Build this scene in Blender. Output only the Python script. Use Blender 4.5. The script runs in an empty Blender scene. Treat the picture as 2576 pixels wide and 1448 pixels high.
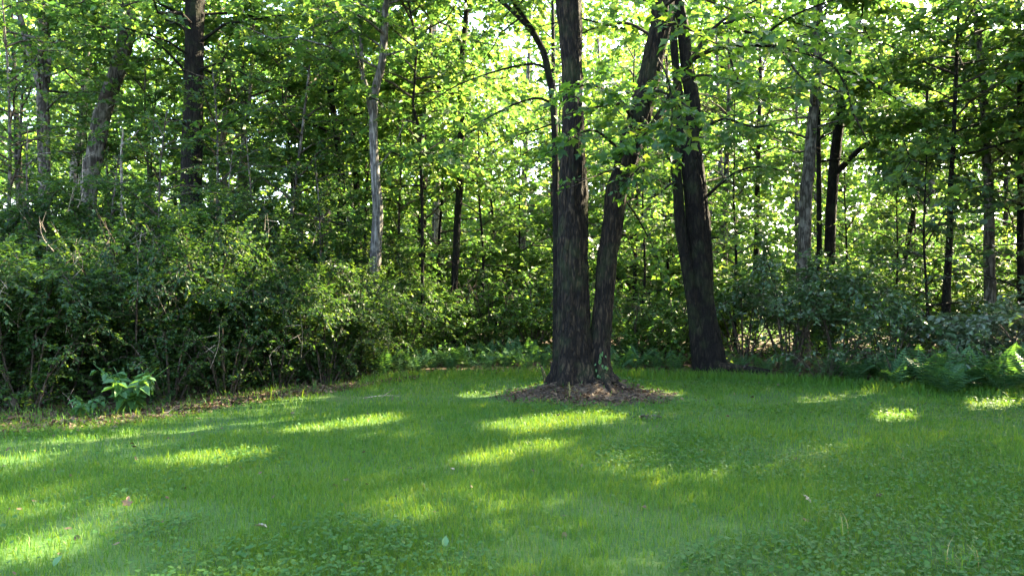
import bpy, math, random
import numpy as np
from mathutils import Matrix, Vector

# ------------------------------------------------------------------ camera, sky, sun, exposure
SC = bpy.context.scene
COL = SC.collection
F = 1908.6            # focal length in display pixels (picture 2575 wide)
U0, V0 = 1287.5, 730.0
CAMH = 1.6
cam = bpy.data.cameras.new('camera')
cam.sensor_width = 36.0
cam.lens = 36.0 * F / 2575.0
cam.shift_y = 6.0 / 2575.0
cam.clip_start = 0.05
cam.clip_end = 2000
camo = bpy.data.objects.new('camera', cam)
COL.objects.link(camo)
camo.location = (0, 0, CAMH)
camo.rotation_euler = (math.radians(90), 0, 0)
SC.camera = camo

SUN_EL, SUN_AZ = math.radians(37), math.radians(58)      # azimuth measured from +Y towards +X
SDIR = np.array([math.sin(SUN_AZ) * math.cos(SUN_EL), math.cos(SUN_AZ) * math.cos(SUN_EL), math.sin(SUN_EL)])
world = bpy.data.worlds.new("World")
SC.world = world
world.use_nodes = True
wn = world.node_tree
sky = wn.nodes.new('ShaderNodeTexSky')
sky.sky_type = 'NISHITA'
sky.sun_disc = False
sky.sun_elevation = SUN_EL
sky.sun_rotation = SUN_AZ
sky.air_density = 1.0
sky.dust_density = 2.5
sky.ozone_density = .6
bg = wn.nodes['Background']
wn.links.new(sky.outputs[0], bg.inputs[0])
bg.inputs[1].default_value = 0.13
sl = bpy.data.lights.new('sun', 'SUN')
sl.energy = 5.0
sl.angle = math.radians(0.5)
sl.color = (1.0, 0.85, 0.56)
so = bpy.data.objects.new('sun', sl)
COL.objects.link(so)
so.rotation_euler = Vector(-SDIR).to_track_quat('-Z', 'Y').to_euler()
so.location = (20, 12, 20)
SC.view_settings.view_transform = 'Standard'
SC.view_settings.look = 'None'
SC.view_settings.gamma = 1
SC.view_settings.use_curve_mapping = False
SC.view_settings.exposure = 3.93
cy = SC.cycles
cy.max_bounces = 9
cy.diffuse_bounces = 4
cy.glossy_bounces = 2
cy.transmission_bounces = 6
cy.transparent_max_bounces = 4
cy.use_denoising = True
cy.sample_clamp_indirect = 6
cy.caustics_reflective = False
cy.caustics_refractive = False

# ------------------------------------------------------------------ helpers
rng = np.random.default_rng(11)
R = rng.random


def W(u, v, Y):
    return np.array([(u - U0) / F * Y, Y, CAMH - (v - V0) / F * Y])


def GP(u, v):
    Y = CAMH * F / (v - V0)
    return np.array([(u - U0) / F * Y, Y])


def nrm(a):
    return a / np.maximum(np.linalg.norm(a, axis=-1, keepdims=True), 1e-9)


_perm = np.random.default_rng(3).random(4096)


def vnoise(x, y, z=0.0):
    """smooth value noise, 0..1"""
    x, y, z = np.broadcast_arrays(np.asarray(x, float), np.asarray(y, float), np.asarray(z, float))
    xi, yi, zi = np.floor(x).astype(int), np.floor(y).astype(int), np.floor(z).astype(int)
    fx, fy, fz = x - xi, y - yi, z - zi
    fx, fy, fz = [f * f * (3 - 2 * f) for f in (fx, fy, fz)]
    out = 0
    for a in (0, 1):
        for b in (0, 1):
            for c in (0, 1):
                h = _perm[((xi + a) * 73 + (yi + b) * 1571 + (zi + c) * 3967) % 4096]
                out = out + h * (fx if a else 1 - fx) * (fy if b else 1 - fy) * (fz if c else 1 - fz)
    return out


def fbm(x, y, z=0.0, o=3):
    t, a, s = 0, 0.5, 0
    for i in range(o):
        t = t + a * vnoise(np.asarray(x) * 2 ** i + i * 17.3, np.asarray(y) * 2 ** i - i * 9.1, np.asarray(z) * 2 ** i)
        s += a
        a *= .5
    return t / s


MOUND = GP(1478, 985) + np.array([0, .1])


def gz(x, y):
    """height of the ground"""
    x = np.asarray(x, float); y = np.asarray(y, float)
    h = 0.24 * np.exp(-(((x - MOUND[0]) / .75) ** 2 + ((y - MOUND[1]) / .7) ** 2))
    h = h + 0.05 * (fbm(x * .35 + 50, y * .35 + 50) - .5) * np.clip((y - 3) / 4, 0, 1)
    return h


def mesh(name, V, polys, mats, smooth=False, midx=None):
    me = bpy.data.meshes.new(name)
    V = np.asarray(V, np.float32)
    me.vertices.add(len(V))
    me.vertices.foreach_set('co', V.ravel())
    polys = [np.asarray(p, np.int32) for p in polys if len(p)]
    li = np.concatenate([p.ravel() for p in polys])
    tot = np.concatenate([np.full(len(p), p.shape[1], np.int32) for p in polys])
    st = np.concatenate([[0], np.cumsum(tot)[:-1]]).astype(np.int32)
    me.loops.add(len(li))
    me.loops.foreach_set('vertex_index', li)
    me.polygons.add(len(tot))
    me.polygons.foreach_set('loop_start', st)
    if smooth:
        me.polygons.foreach_set('use_smooth', np.ones(len(tot), bool))
    for m in (mats if isinstance(mats, (list, tuple)) else [mats]):
        me.materials.append(m)
    if midx is not None:
        me.polygons.foreach_set('material_index', np.asarray(midx, np.int32))
    me.update(calc_edges=True)
    return me


def obj(name, me, parent=None, loc=None, kind=None):
    o = bpy.data.objects.new(name, me)
    COL.objects.link(o)
    if parent is not None:
        o.parent = parent
    if loc is not None:
        o.location = loc
    if kind:
        o['kind'] = kind
    return o


def tag(o, label, cat, group=None, kind=None):
    o['label'] = label
    o['category'] = cat
    if group:
        o['group'] = group
    if kind:
        o['kind'] = kind
    return o


def thing(name, label, cat, loc, group=None):
    o = bpy.data.objects.new(name, None)
    o.empty_display_size = .2
    COL.objects.link(o)
    o.location = loc
    return tag(o, label, cat, group)


class MB:
    """collects tubes and other pieces for one mesh"""
    def __init__(s):
        s.V, s.Q, s.T, s.n = [], [], [], 0

    def add(s, V, Q=None, T=None):
        if Q is not None and len(Q): s.Q.append(np.asarray(Q) + s.n)
        if T is not None and len(T): s.T.append(np.asarray(T) + s.n)
        s.V.append(np.asarray(V)); s.n += len(V)

    def tube(s, P, r, M=5):
        V, Q = tube(P, r, M)
        s.add(V, Q)

    def build(s, name, mat, parent=None, off=(0, 0, 0), smooth=True, kind=None):
        if not s.V: return None
        polys = []
        if s.Q: polys.append(np.concatenate(s.Q))
        if s.T: polys.append(np.concatenate(s.T))
        return obj(name, mesh(name, np.concatenate(s.V) - np.asarray(off), polys, mat, smooth), parent, kind=kind)


def frames(P):
    T = nrm(np.gradient(P, axis=0))
    N = np.zeros_like(P)
    a = np.array([1., 0, 0]) if abs(T[0][0]) < .8 else np.array([0, 1., 0])
    n = a - T[0] * a.dot(T[0])
    n /= np.linalg.norm(n)
    for i in range(len(P)):
        n = n - T[i] * n.dot(T[i])
        n /= max(np.linalg.norm(n), 1e-9)
        N[i] = n
    return T, N, np.cross(T, N)


def tube(P, r, M=5):
    P = np.asarray(P, float)
    r = np.broadcast_to(np.asarray(r, float), (len(P),))
    T, N, B = frames(P)
    th = np.linspace(0, 2 * np.pi, M, endpoint=False)
    V = P[:, None] + r[:, None, None] * (np.cos(th)[None, :, None] * N[:, None] + np.sin(th)[None, :, None] * B[:, None])
    return V.reshape(-1, 3), gridq(len(P), M)


def gridq(n, M):
    i = np.arange(n - 1)[:, None] * M
    j = np.arange(M)[None]
    k = (j + 1) % M
    return np.stack([i + j, i + k, i + M + k, i + M + j], -1).reshape(-1, 4)


def spline(P, n):
    P = np.asarray(P, float)
    if len(P) < 3:
        t = np.linspace(0, 1, n)[:, None]
        return P[0] * (1 - t) + P[-1] * t
    d = np.concatenate([[0], np.cumsum(np.sqrt(np.linalg.norm(np.diff(P[:, :3], axis=0), axis=1)))])
    out = []
    Pe = np.vstack([2 * P[0] - P[1], P, 2 * P[-1] - P[-2]])
    for t in np.linspace(0, len(P) - 1 - 1e-6, n):
        i = int(t); f = t - i
        a, b, c, e = Pe[i:i + 4]
        out.append(.5 * (2 * b + (c - a) * f + (2 * a - 5 * b + 4 * c - e) * f * f + (3 * b - a - 3 * c + e) * f ** 3))
    return np.array(out)


# ------------------------------------------------------------------ materials
def mat(name):
    m = bpy.data.materials.new(name)
    m.use_nodes = True
    nt = m.node_tree
    nt.nodes.clear()
    out = nt.nodes.new('ShaderNodeOutputMaterial')
    return m, nt, out


def nd(nt, t, **kw):
    n = nt.nodes.new(t)
    for k, v in kw.items():
        if k.startswith('i_'):
            n.inputs[k[2:]].default_value = v
        else:
            setattr(n, k, v)
    return n


def ramp(nt, fac, stops, interp='LINEAR'):
    r = nt.nodes.new('ShaderNodeValToRGB')
    r.color_ramp.interpolation = interp
    e = r.color_ramp.elements
    while len(e) < len(stops): e.new(.5)
    for el, (p, c) in zip(e, stops):
        el.position = p
        el.color = (*c, 1)
    nt.links.new(fac, r.inputs[0])
    return r.outputs[0]


def leaf_mat(name, dif, tra, mix=.5, rough=.5, spec=.35):
    """dif / tra: three colours dark, middle, light picked at random leaf by leaf"""
    m, nt, out = mat(name)
    g = nd(nt, 'ShaderNodeNewGeometry')
    tc = nd(nt, 'ShaderNodeTexCoord')
    nz = nd(nt, 'ShaderNodeTexNoise', i_Scale=.9, i_Detail=2.0)
    nt.links.new(tc.outputs['Object'], nz.inputs['Vector'])
    mx = nd(nt, 'ShaderNodeMath', operation='MULTIPLY_ADD')
    nt.links.new(nz.outputs[0], mx.inputs[0]); mx.inputs[1].default_value = .9
    ad = nd(nt, 'ShaderNodeMath', operation='MULTIPLY_ADD')
    nt.links.new(g.outputs['Random Per Island'], ad.inputs[0]); ad.inputs[1].default_value = .75; ad.inputs[2].default_value = -.33
    nt.links.new(ad.outputs[0], mx.inputs[2])
    cd = ramp(nt, mx.outputs[0], [(0, dif[0]), (.5, dif[1]), (1, dif[2])])
    ct = ramp(nt, mx.outputs[0], [(0, tra[0]), (.5, tra[1]), (1, tra[2])])
    p = nd(nt, 'ShaderNodeBsdfPrincipled', i_Roughness=rough)
    p.inputs['Specular IOR Level'].default_value = spec
    nt.links.new(cd, p.inputs['Base Color'])
    t = nd(nt, 'ShaderNodeBsdfTranslucent')
    nt.links.new(ct, t.inputs[0])
    ms = nd(nt, 'ShaderNodeMixShader', i_Fac=mix)
    nt.links.new(p.outputs[0], ms.inputs[1]); nt.links.new(t.outputs[0], ms.inputs[2])
    nt.links.new(ms.outputs[0], out.inputs[0])
    return m


def bark_mat(name, c0, c1, c2, sx=16, sz=2.5, bump=.7, moss=.0, blot=0.0):
    m, nt, out = mat(name)
    tc = nd(nt, 'ShaderNodeTexCoord')
    mp = nd(nt, 'ShaderNodeMapping')
    mp.inputs['Scale'].default_value = (sx, sx, sz)
    nt.links.new(tc.outputs['Object'], mp.inputs[0])
    nw = nd(nt, 'ShaderNodeTexNoise', i_Scale=1.1, i_Detail=3.0)
    nt.links.new(mp.outputs[0], nw.inputs['Vector'])
    vm = nd(nt, 'ShaderNodeVectorMath', operation='MULTIPLY_ADD')
    nt.links.new(nw.outputs[1], vm.inputs[0]); vm.inputs[1].default_value = (1.9, 1.9, 1.9)
    nt.links.new(mp.outputs[0], vm.inputs[2])
    vo = nd(nt, 'ShaderNodeTexVoronoi', feature='DISTANCE_TO_EDGE', i_Scale=1.0)
    nt.links.new(vm.outputs[0], vo.inputs['Vector'])
    n1 = nd(nt, 'ShaderNodeTexNoise', i_Scale=2.6, i_Detail=6.0, i_Roughness=.7)
    nt.links.new(mp.outputs[0], n1.inputs['Vector'])
    hm = nd(nt, 'ShaderNodeMapRange'); hm.inputs['From Max'].default_value = .22
    nt.links.new(vo.outputs['Distance'], hm.inputs[0])
    hx = nd(nt, 'ShaderNodeMath', operation='MULTIPLY')
    nt.links.new(hm.outputs[0], hx.inputs[0]); nt.links.new(n1.outputs[0], hx.inputs[1])
    n2 = nd(nt, 'ShaderNodeTexNoise', i_Scale=2.2, i_Detail=3.0)
    nt.links.new(tc.outputs['Object'], n2.inputs['Vector'])
    col = ramp(nt, hx.outputs[0], [(.14, c0), (.36, c1), (.46, c1), (.62, c2)])
    mul = nd(nt, 'ShaderNodeMixRGB', blend_type='MULTIPLY', i_Fac=.8)
    nt.links.new(col, mul.inputs[1])
    v = ramp(nt, n2.outputs[0], [(.3, (.62, .60, .58)), (.7, (1.15, 1.12, 1.1))])
    nt.links.new(v, mul.inputs[2])
    src = mul.outputs[0]
    if blot:
        n4 = nd(nt, 'ShaderNodeTexNoise', i_Scale=5.0, i_Detail=4.0)
        nt.links.new(tc.outputs['Object'], n4.inputs['Vector'])
        f = ramp(nt, n4.outputs[0], [(.52, (0, 0, 0)), (.62, (blot,) * 3)])
        mm = nd(nt, 'ShaderNodeMixRGB')
        nt.links.new(f, mm.inputs[0]); nt.links.new(src, mm.inputs[1])
        mm.inputs[2].default_value = (.26, .245, .21, 1)
        src = mm.outputs[0]
    if moss:
        n3 = nd(nt, 'ShaderNodeTexNoise', i_Scale=3.3, i_Detail=5.0)
        nt.links.new(tc.outputs['Object'], n3.inputs['Vector'])
        f = ramp(nt, n3.outputs[0], [(.5, (0, 0, 0)), (.68, (moss,) * 3)])
        mm = nd(nt, 'ShaderNodeMixRGB')
        nt.links.new(f, mm.inputs[0]); nt.links.new(src, mm.inputs[1])
        mm.inputs[2].default_value = (.035, .055, .016, 1)
        src = mm.outputs[0]
    b = nd(nt, 'ShaderNodeBump', i_Strength=bump, i_Distance=.03)
    nt.links.new(hx.outputs[0], b.inputs['Height'])
    p = nd(nt, 'ShaderNodeBsdfPrincipled', i_Roughness=.9)
    p.inputs['Specular IOR Level'].default_value = .2
    nt.links.new(src, p.inputs['Base Color']); nt.links.new(b.outputs[0], p.inputs['Normal'])
    nt.links.new(p.outputs[0], out.inputs[0])
    return m


BARK_MAPLE = bark_mat('bark_maple', (.003, .002, .0013), (.0145, .0102, .0065), (.048, .0345, .0215), 14, 3.0, 1.0, moss=.25)
BARK_DARK = bark_mat('bark_dark', (.002, .0014, .001), (.0065, .0048, .0034), (.022, .017, .012), 13, 3.2, 1.0, moss=.2)
BARK_GREY = bark_mat('bark_grey', (.028, .024, .020), (.075, .067, .057), (.15, .138, .12), 11, 2.2, .8, moss=.2, blot=.35)
BARK_PALE = bark_mat('bark_pale', (.10, .085, .068), (.20, .18, .15), (.32, .29, .25), 12, 4.0, .5, moss=.15, blot=.6)
BARK_SILVER = bark_mat('bark_silver', (.045, .042, .038), (.125, .118, .108), (.23, .22, .205), 14, 1.6, .8, moss=.1, blot=.3)
TWIG = bark_mat('twig_bark', (.03, .024, .018), (.06, .048, .036), (.10, .085, .065), 10, 3, .3)
TWIG_PALE = bark_mat('dead_twig_bark', (.16, .13, .10), (.28, .24, .19), (.40, .36, .30), 10, 3, .3)

L_MAPLE = leaf_mat('leaf_maple', [(.030, .072, .016), (.046, .102, .018), (.070, .12, .020)],
                   [(.05, .14, .028), (.115, .24, .033), (.27, .35, .04)], .5)
L_NEAR = leaf_mat('leaf_maple_near', [(.024, .066, .024), (.036, .090, .030), (.052, .108, .030)],
                  [(.07, .18, .016), (.13, .26, .02), (.25, .34, .024)], .5, .5, .35)
L_MID = leaf_mat('leaf_understory', [(.024, .064, .015), (.038, .092, .018), (.060, .115, .020)],
                 [(.055, .15, .025), (.105, .225, .03), (.24, .33, .035)], .48)
L_SHRUB = leaf_mat('leaf_thicket', [(.011, .035, .011), (.019, .052, .014), (.038, .078, .018)],
                   [(.035, .10, .012), (.07, .15, .015), (.18, .26, .02)], .42, .5, .3)
L_BLUE = leaf_mat('leaf_broad_shrub', [(.022, .056, .022), (.032, .074, .028), (.046, .092, .032)],
                  [(.04, .11, .016), (.07, .16, .02), (.13, .22, .024)], .36, .38, .6)
L_SHEEN = leaf_mat('leaf_sky_sheen', [(.05, .085, .05), (.075, .11, .065), (.11, .14, .085)],
                    [(.05, .11, .03), (.08, .16, .03), (.13, .2, .04)], .3, .32, .8)  # sky reflection painted in as a paler, greyer leaf colour
L_FAR = leaf_mat('leaf_far', [(.032, .075, .018), (.050, .105, .022), (.075, .13, .026)],
                 [(.06, .16, .022), (.14, .27, .028), (.29, .38, .04)], .52)
L_FERN = leaf_mat('leaf_fern', [(.034, .095, .040), (.046, .12, .048), (.064, .135, .048)],
                  [(.05, .14, .02), (.09, .20, .024), (.15, .24, .024)], .42, .5, .3)
L_WEED = leaf_mat('leaf_weed', [(.030, .095, .028), (.044, .12, .034), (.064, .14, .034)],
                  [(.06, .17, .02), (.12, .24, .024), (.20, .30, .03)], .42, .45, .45)
L_GRASS = leaf_mat('grass_blade', [(.025, .088, .008), (.038, .120, .010), (.068, .148, .014)],
                   [(.065, .155, .008), (.12, .215, .010), (.25, .29, .014)], .42, .5, .3)
L_DRYGRASS = leaf_mat('grass_dry', [(.16, .15, .05), (.22, .20, .07), (.30, .26, .10)],
                      [(.16, .16, .04), (.22, .20, .06), (.28, .24, .08)], .4)
L_IVY = leaf_mat('leaf_ground_ivy', [(.020, .070, .014), (.030, .090, .018), (.044, .104, .020)],
                 [(.045, .13, .010), (.08, .18, .012), (.13, .22, .016)], .40, .6, .2)
LITTER = leaf_mat('leaf_litter', [(.030, .020, .013), (.068, .047, .031), (.125, .088, .056)],
                  [(.05, .025, .012), (.09, .05, .025), (.14, .09, .05)], .15, .7, .2)


def ground_mat(name, stops, scale=2.0, bump=.4):
    m, nt, out = mat(name)
    tc = nd(nt, 'ShaderNodeTexCoord')
    a = nd(nt, 'ShaderNodeTexNoise', i_Scale=scale * 14, i_Detail=6.0, i_Roughness=.7)
    b = nd(nt, 'ShaderNodeTexNoise', i_Scale=scale * .5, i_Detail=4.0)
    for n in (a, b): nt.links.new(tc.outputs['Object'], n.inputs['Vector'])
    mx = nd(nt, 'ShaderNodeMath', operation='MULTIPLY_ADD')
    nt.links.new(a.outputs[0], mx.inputs[0]); mx.inputs[1].default_value = .6
    hb = nd(nt, 'ShaderNodeMath', operation='MULTIPLY')
    nt.links.new(b.outputs[0], hb.inputs[0]); hb.inputs[1].default_value = .4
    nt.links.new(hb.outputs[0], mx.inputs[2])
    c = ramp(nt, mx.outputs[0], stops)
    bp = nd(nt, 'ShaderNodeBump', i_Strength=bump, i_Distance=.03)
    nt.links.new(a.outputs[0], bp.inputs['Height'])
    p = nd(nt, 'ShaderNodeBsdfPrincipled', i_Roughness=.9)
    p.inputs['Specular IOR Level'].default_value = .15
    nt.links.new(c, p.inputs['Base Color']); nt.links.new(bp.outputs[0], p.inputs['Normal'])
    nt.links.new(p.outputs[0], out.inputs[0])
    return m


M_FLOOR = ground_mat('forest_floor', [(.35, (.022, .015, .010)), (.5, (.050, .034, .022)), (.65, (.10, .072, .048))])
M_LAWN = ground_mat('lawn_thatch', [(.35, (.022, .050, .012)), (.5, (.034, .078, .016)), (.68, (.070, .085, .030))])
M_MOUND = ground_mat('mound_soil', [(.35, (.020, .014, .009)), (.5, (.045, .032, .022)), (.65, (.085, .065, .046))])

# ------------------------------------------------------------------ leaves
# templates: (x across, y along, z up) for a leaf of length 1, polygons per leaf
def T_kite(w=.62, y=.42, f=.10, droop=.10):
    return (np.array([[0, 0, 0], [w / 2, y, f], [0, 1, -droop], [-w / 2, y, f]]), [np.array([[0, 1, 2], [0, 2, 3]])])


def T_oval(w=.6, f=.08, droop=.14):
    return (np.array([[0, 0, 0], [w * .42, .25, f], [w * .46, .58, f * .8], [0, 1, -droop], [-w * .46, .58, f * .8], [-w * .42, .25, f]]),
            [np.array([[0, 1, 2, 3], [0, 3, 4, 5]])])


def T_lobe(f=.06, droop=.12):
    V = np.array([[0, 0, 0], [.52, .45, f], [.24, .55, .02], [0, 1, -droop], [-.24, .55, .02], [-.52, .45, f]])
    return V, [np.array([[0, 1, 2, 3], [0, 3, 4, 5]])]


def T_maple(f=.05, droop=.14):
    h = np.array([[.16, .02, 0], [.40, -.02, -.02], [.32, .18, f], [.62, .48, -.05], [.40, .50, f], [.36, .60, .02], [.17, .56, f], [.20, .80, 0]])
    V = np.vstack([[[0, 0, 0]], h, [[0, 1.05, -droop]], h[::-1] * [-1, 1, 1]])
    n = len(V)
    mid = n
    V = np.vstack([V, [[0, .38, -.02]]])
    T = []
    for i in range(n):
        T.append([mid, i, (i + 1) % n])
    return V, [np.array(T)]


KITE, OVAL, LOBE, MAPLE = T_kite(), T_oval(), T_lobe(), T_maple()
WIDE = T_kite(.85, .45, .08, .12)

# sunlit patches seen on the lawn (display px): leaves are cut away along the sun rays to light them
PATCH = [(535, 1150, 155, 13, .07, 1), (330, 1124, 180, 8, .09, .5), (830, 1068, 145, 11, .10, 1), (1390, 1061, 180, 14, .06, 1),
         (1260, 1145, 135, 15, .15, .9), (60, 1388, 120, 19, .10, 1), (740, 1270, 170, 13, .12, .45), (2195, 990, 90, 8, .03, 1),
         (2060, 1004, 70, 5, .03, 1), (2510, 1018, 85, 12, .02, 1), (2245, 1050, 50, 7, 0, 1), (1870, 1192, 120, 11, .17, .5),
         (1650, 1400, 120, 18, .2, .5), (2470, 1410, 120, 26, .12, .6), (720, 1008, 120, 6, .1, 1), (110, 1082, 90, 5, .03, .5),
         (1720, 1100, 110, 5, .10, .25), (1660, 988, 60, 6, 0, 1), (1040, 1180, 130, 8, .15, .5), (2150, 1120, 100, 5, .06, .2), (900, 1215, 130, 6, .10, .4)]
# places in the bushes and trees lit through shafts cut in the leaves (u, v, depth, radius)
SPOT = [(620, 665, 11.8, .35), (840, 790, 12.3, .45), (760, 870, 12.0, .40), (680, 930, 11.6, .35), (560, 640, 12.2, .35),
        (480, 620, 11.5, .3), (320, 970, 9.5, .22), (130, 640, 10.5, .3), (250, 860, 10.2, .25), (880, 700, 13, .4),
        (1010, 700, 14.5, .5), (1180, 720, 16, .5), (1500, 1000, 11.2, .15), (1640, 640, 13.5, .5), (2480, 960, 12.3, .3),
        (960, 880, 14, .3), (1320, 900, 15, .4), (420, 720, 11, .25), (2230, 880, 16, .5), (1900, 870, 17, .6), (1000, 760, 16.5, .8), (1080, 800, 16.5, .8), (1180, 700, 18, 1.0), (1250, 780, 17.2, .8), (1330, 720, 18, 1.0), (1380, 820, 17, .7),
        (1620, 700, 16.8, .9), (1680, 780, 16.5, .7), (1130, 860, 15.5, .6), (1300, 880, 15.5, .6), (1600, 860, 15.8, .6), (1040, 640, 18, .9), (1560, 620, 19, .9), (2180, 880, 18, .9), (2330, 880, 18, .9)]
_spots = np.array([[*W(u, v, Y), r] for u, v, Y, r in SPOT])


def carve(P, D, S):
    """keep mask: drops leaves that would block the sun from PATCH and SPOT places"""
    keep = np.ones(len(P), bool)
    P = P + nrm(D) * (S * .5)[:, None]
    t = P[:, 2] / SDIR[2]
    G = P - SDIR * t[:, None]
    ok = (G[:, 1] > 3.5) & (P[:, 2] > .5)
    Y = np.maximum(G[:, 1], 1)
    u = U0 + F * G[:, 0] / Y
    v = V0 + F * CAMH / Y
    g = np.zeros(len(P))
    e = S * .45 * F / Y
    for (pu, pv, a, b, s, wt) in PATCH:
        d = ((u - pu) / (a + e)) ** 2 + ((v - pv + s * (u - pu)) / (b * .88 + e * .35)) ** 2
        g = np.maximum(g, wt * np.clip((1.1 - d) * 3, 0, 1))
    keep &= ~(ok & (R(len(P)) < g))
    for sx, sy, sz, r in _spots:
        d = P - np.array([sx, sy, sz])
        a = d @ SDIR
        q = np.linalg.norm(d - a[:, None] * SDIR, axis=1)
        keep &= ~((a > r * 1.3) & (q < r * 1.15) & (R(len(P)) < .93))
    return keep


class Leaves:
    def __init__(s):
        s.P, s.D, s.N, s.S = [], [], [], []

    def add(s, P, D, N, S):
        s.P.append(P); s.D.append(D); s.N.append(N); s.S.append(S)

    def arrays(s):
        P, D, N, S = [np.concatenate(a) for a in (s.P, s.D, s.N, s.S)]
        k = carve(P, D, S)
        P, D, N, S = P[k], D[k], N[k], S[k]
        D = nrm(D)
        X = nrm(np.cross(D, N))
        N = np.cross(X, D)
        return P, D, N, X, S

    def count(s):
        return sum(len(p) for p in s.P)


def leaf_mesh(name, arr, tmpl, m, off=(0, 0, 0)):
    P, D, N, X, S = arr
    tv, tp = tmpl
    jit = 1 + (R((len(P), 1, 1)) - .5) * .5
    V = P[:, None] - np.asarray(off) + S[:, None, None] * (tv[None, :, 0:1] * jit * X[:, None] + tv[None, :, 1:2] * D[:, None]
                                                           + tv[None, :, 2:3] * (R((len(P), 1, 1)) * 2) * N[:, None])
    k = len(tv)
    base = (np.arange(len(P)) * k)[:, None, None]
    polys = [(p[None] + base).reshape(-1, p.shape[1]) for p in tp]
    return mesh(name, V.reshape(-1, 3), polys, m)


def spray(LV, P0, D0, L, size, spacing=.55, tilt=.42, droop=.2, sides=2, terminal=True):
    """leaves in a flat spray along a twig from P0 along D0"""
    n = max(2, int(L / (size * spacing)))
    t = (np.arange(n) + R(n) * .6) / n
    up = np.array([0, 0, 1.])
    side = np.cross(D0, up)
    sn = np.linalg.norm(side)
    side = side / sn if sn > 1e-3 else np.array([1., 0, 0])
    P = P0 + D0 * (L * t[:, None]) + np.array([0, 0, -1.]) * (droop * L * t[:, None] ** 2)
    out = []
    sg = np.where(np.arange(n) % 2 == 0, 1., -1.)
    for k in range(sides):
        s = sg if k == 0 else -sg
        D = D0 * (.55 + .3 * R(n)[:, None]) + side * (s * (.6 + .5 * R(n)))[:, None] + up * (-.25 + rng.normal(0, .28, n))[:, None]
        N = up + rng.normal(0, tilt, (n, 3))
        S = size * (.42 + .85 * R(n))
        LV.add(P + rng.normal(0, size * .18, (n, 3)), D, N, S)


def branch(LV, tw, P0, D0, L, r0, size, dens=1.0, droop=.12, twl=.42, tilt=.42, bare=.22, lift=.0, M=4, twd=.6):
    """a branch with twigs and leaves; returns its polyline"""
    n = 6
    t = np.linspace(0, 1, n)
    wob = rng.normal(0, .05 * L, (n, 3)) * t[:, None]
    P = P0 + D0 * (L * t)[:, None] + np.array([0, 0, 1.]) * ((lift * t - droop * t * t) * L)[:, None] + wob
    tw.tube(P, r0 * (1 - .85 * t) + .002, M)
    leaf_along(LV, tw, P, L, size, dens, twl, tilt, bare, twd)
    return P


def leaf_along(LV, tw, P, L, size, dens=1.0, twl=.42, tilt=.62, bare=.22, twd=.6):
    n = len(P)
    nt = max(3, int(L * 6.5 * dens))
    for i in range(nt):
        f = bare + (1 - bare) * (i + R()) / nt
        q = min(f, .999) * (n - 1)
        k = int(q)
        p = P[k] + (P[k + 1] - P[k]) * (q - k)
        d = nrm(P[k + 1] - P[k])
        a = (1 if i % 2 else -1) * (.5 + .7 * R())
        if f > .93: a *= .3
        c, s = math.cos(a), math.sin(a)
        dd = np.array([d[0] * c - d[1] * s, d[0] * s + d[1] * c, d[2] * .5 + rng.normal(.0, .36)])
        dd = nrm(dd)
        l = min(L, 2.6) * twl * (1.12 - f * .75) * (.55 + .8 * R())
        l = max(l, size * 1.5)
        if R() < twd: tw.tube(np.array([p, p + dd * l * .9 - [0, 0, .08 * l]]), np.array([.0035, .0012]) * (1 + L * .25), 3)
        spray(LV, p, dd, l, size, tilt=tilt)


# ------------------------------------------------------------------ trunks
def trunk_mesh(name, P, r, m, off, M=14, N=40, flare=.5, fh=.35, ridge=.07, lobes=5, seed=0, fur=9):
    PR = spline(np.column_stack([P, r]), N)
    P, r = PR[:, :3], PR[:, 3]
    T, Nn, B = frames(P)
    th = np.linspace(0, 2 * np.pi, M, endpoint=False)
    h = P[:, 2] - P[0, 2]
    cx, sx = np.cos(th)[None], np.sin(th)[None]
    hh = h[:, None]
    k = fur / (2 * np.pi)
    low = fbm(cx * 1.3 + seed, sx * 1.3 + seed * 2, hh * .7) - .5
    rid = np.abs(vnoise(cx * k * 2.2 + 31 + seed, sx * k * 2.2 + 7, hh * 1.7) - .5) * 2 + .5 * np.abs(vnoise(cx * k * 5 + 3, sx * k * 5 + seed, hh * 4) - .5) * 2
    rid = rid + .55 * (vnoise(cx * k * 9 + 11, sx * k * 9 + seed, hh * 14) - .5) + .5 * (vnoise(cx * k * 4 + 5, sx * k * 4, hh * 6 + seed) - .5)
    rid = np.clip(rid, 0, 2)
    fl = flare * np.exp(-hh / fh) * (1 + .45 * np.cos(lobes * th[None] + seed))
    rr = r[:, None] * (1 + .22 * low + ridge * (rid ** .6 * 1.15 - .75) + fl)
    V = P[:, None] + rr[:, :, None] * (np.cos(th)[None, :, None] * Nn[:, None] + np.sin(th)[None, :, None] * B[:, None])
    return mesh(name, V.reshape(-1, 3) - np.asarray(off), [gridq(N, M)], m, True)


def at_height(P, z):
    P = np.asarray(P)
    i = np.searchsorted(P[:, 2], z)
    i = min(max(i, 1), len(P) - 1)
    a, b = P[i - 1], P[i]
    f = (z - a[2]) / max(b[2] - a[2], 1e-6)
    return a + (b - a) * np.clip(f, 0, 1)


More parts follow.
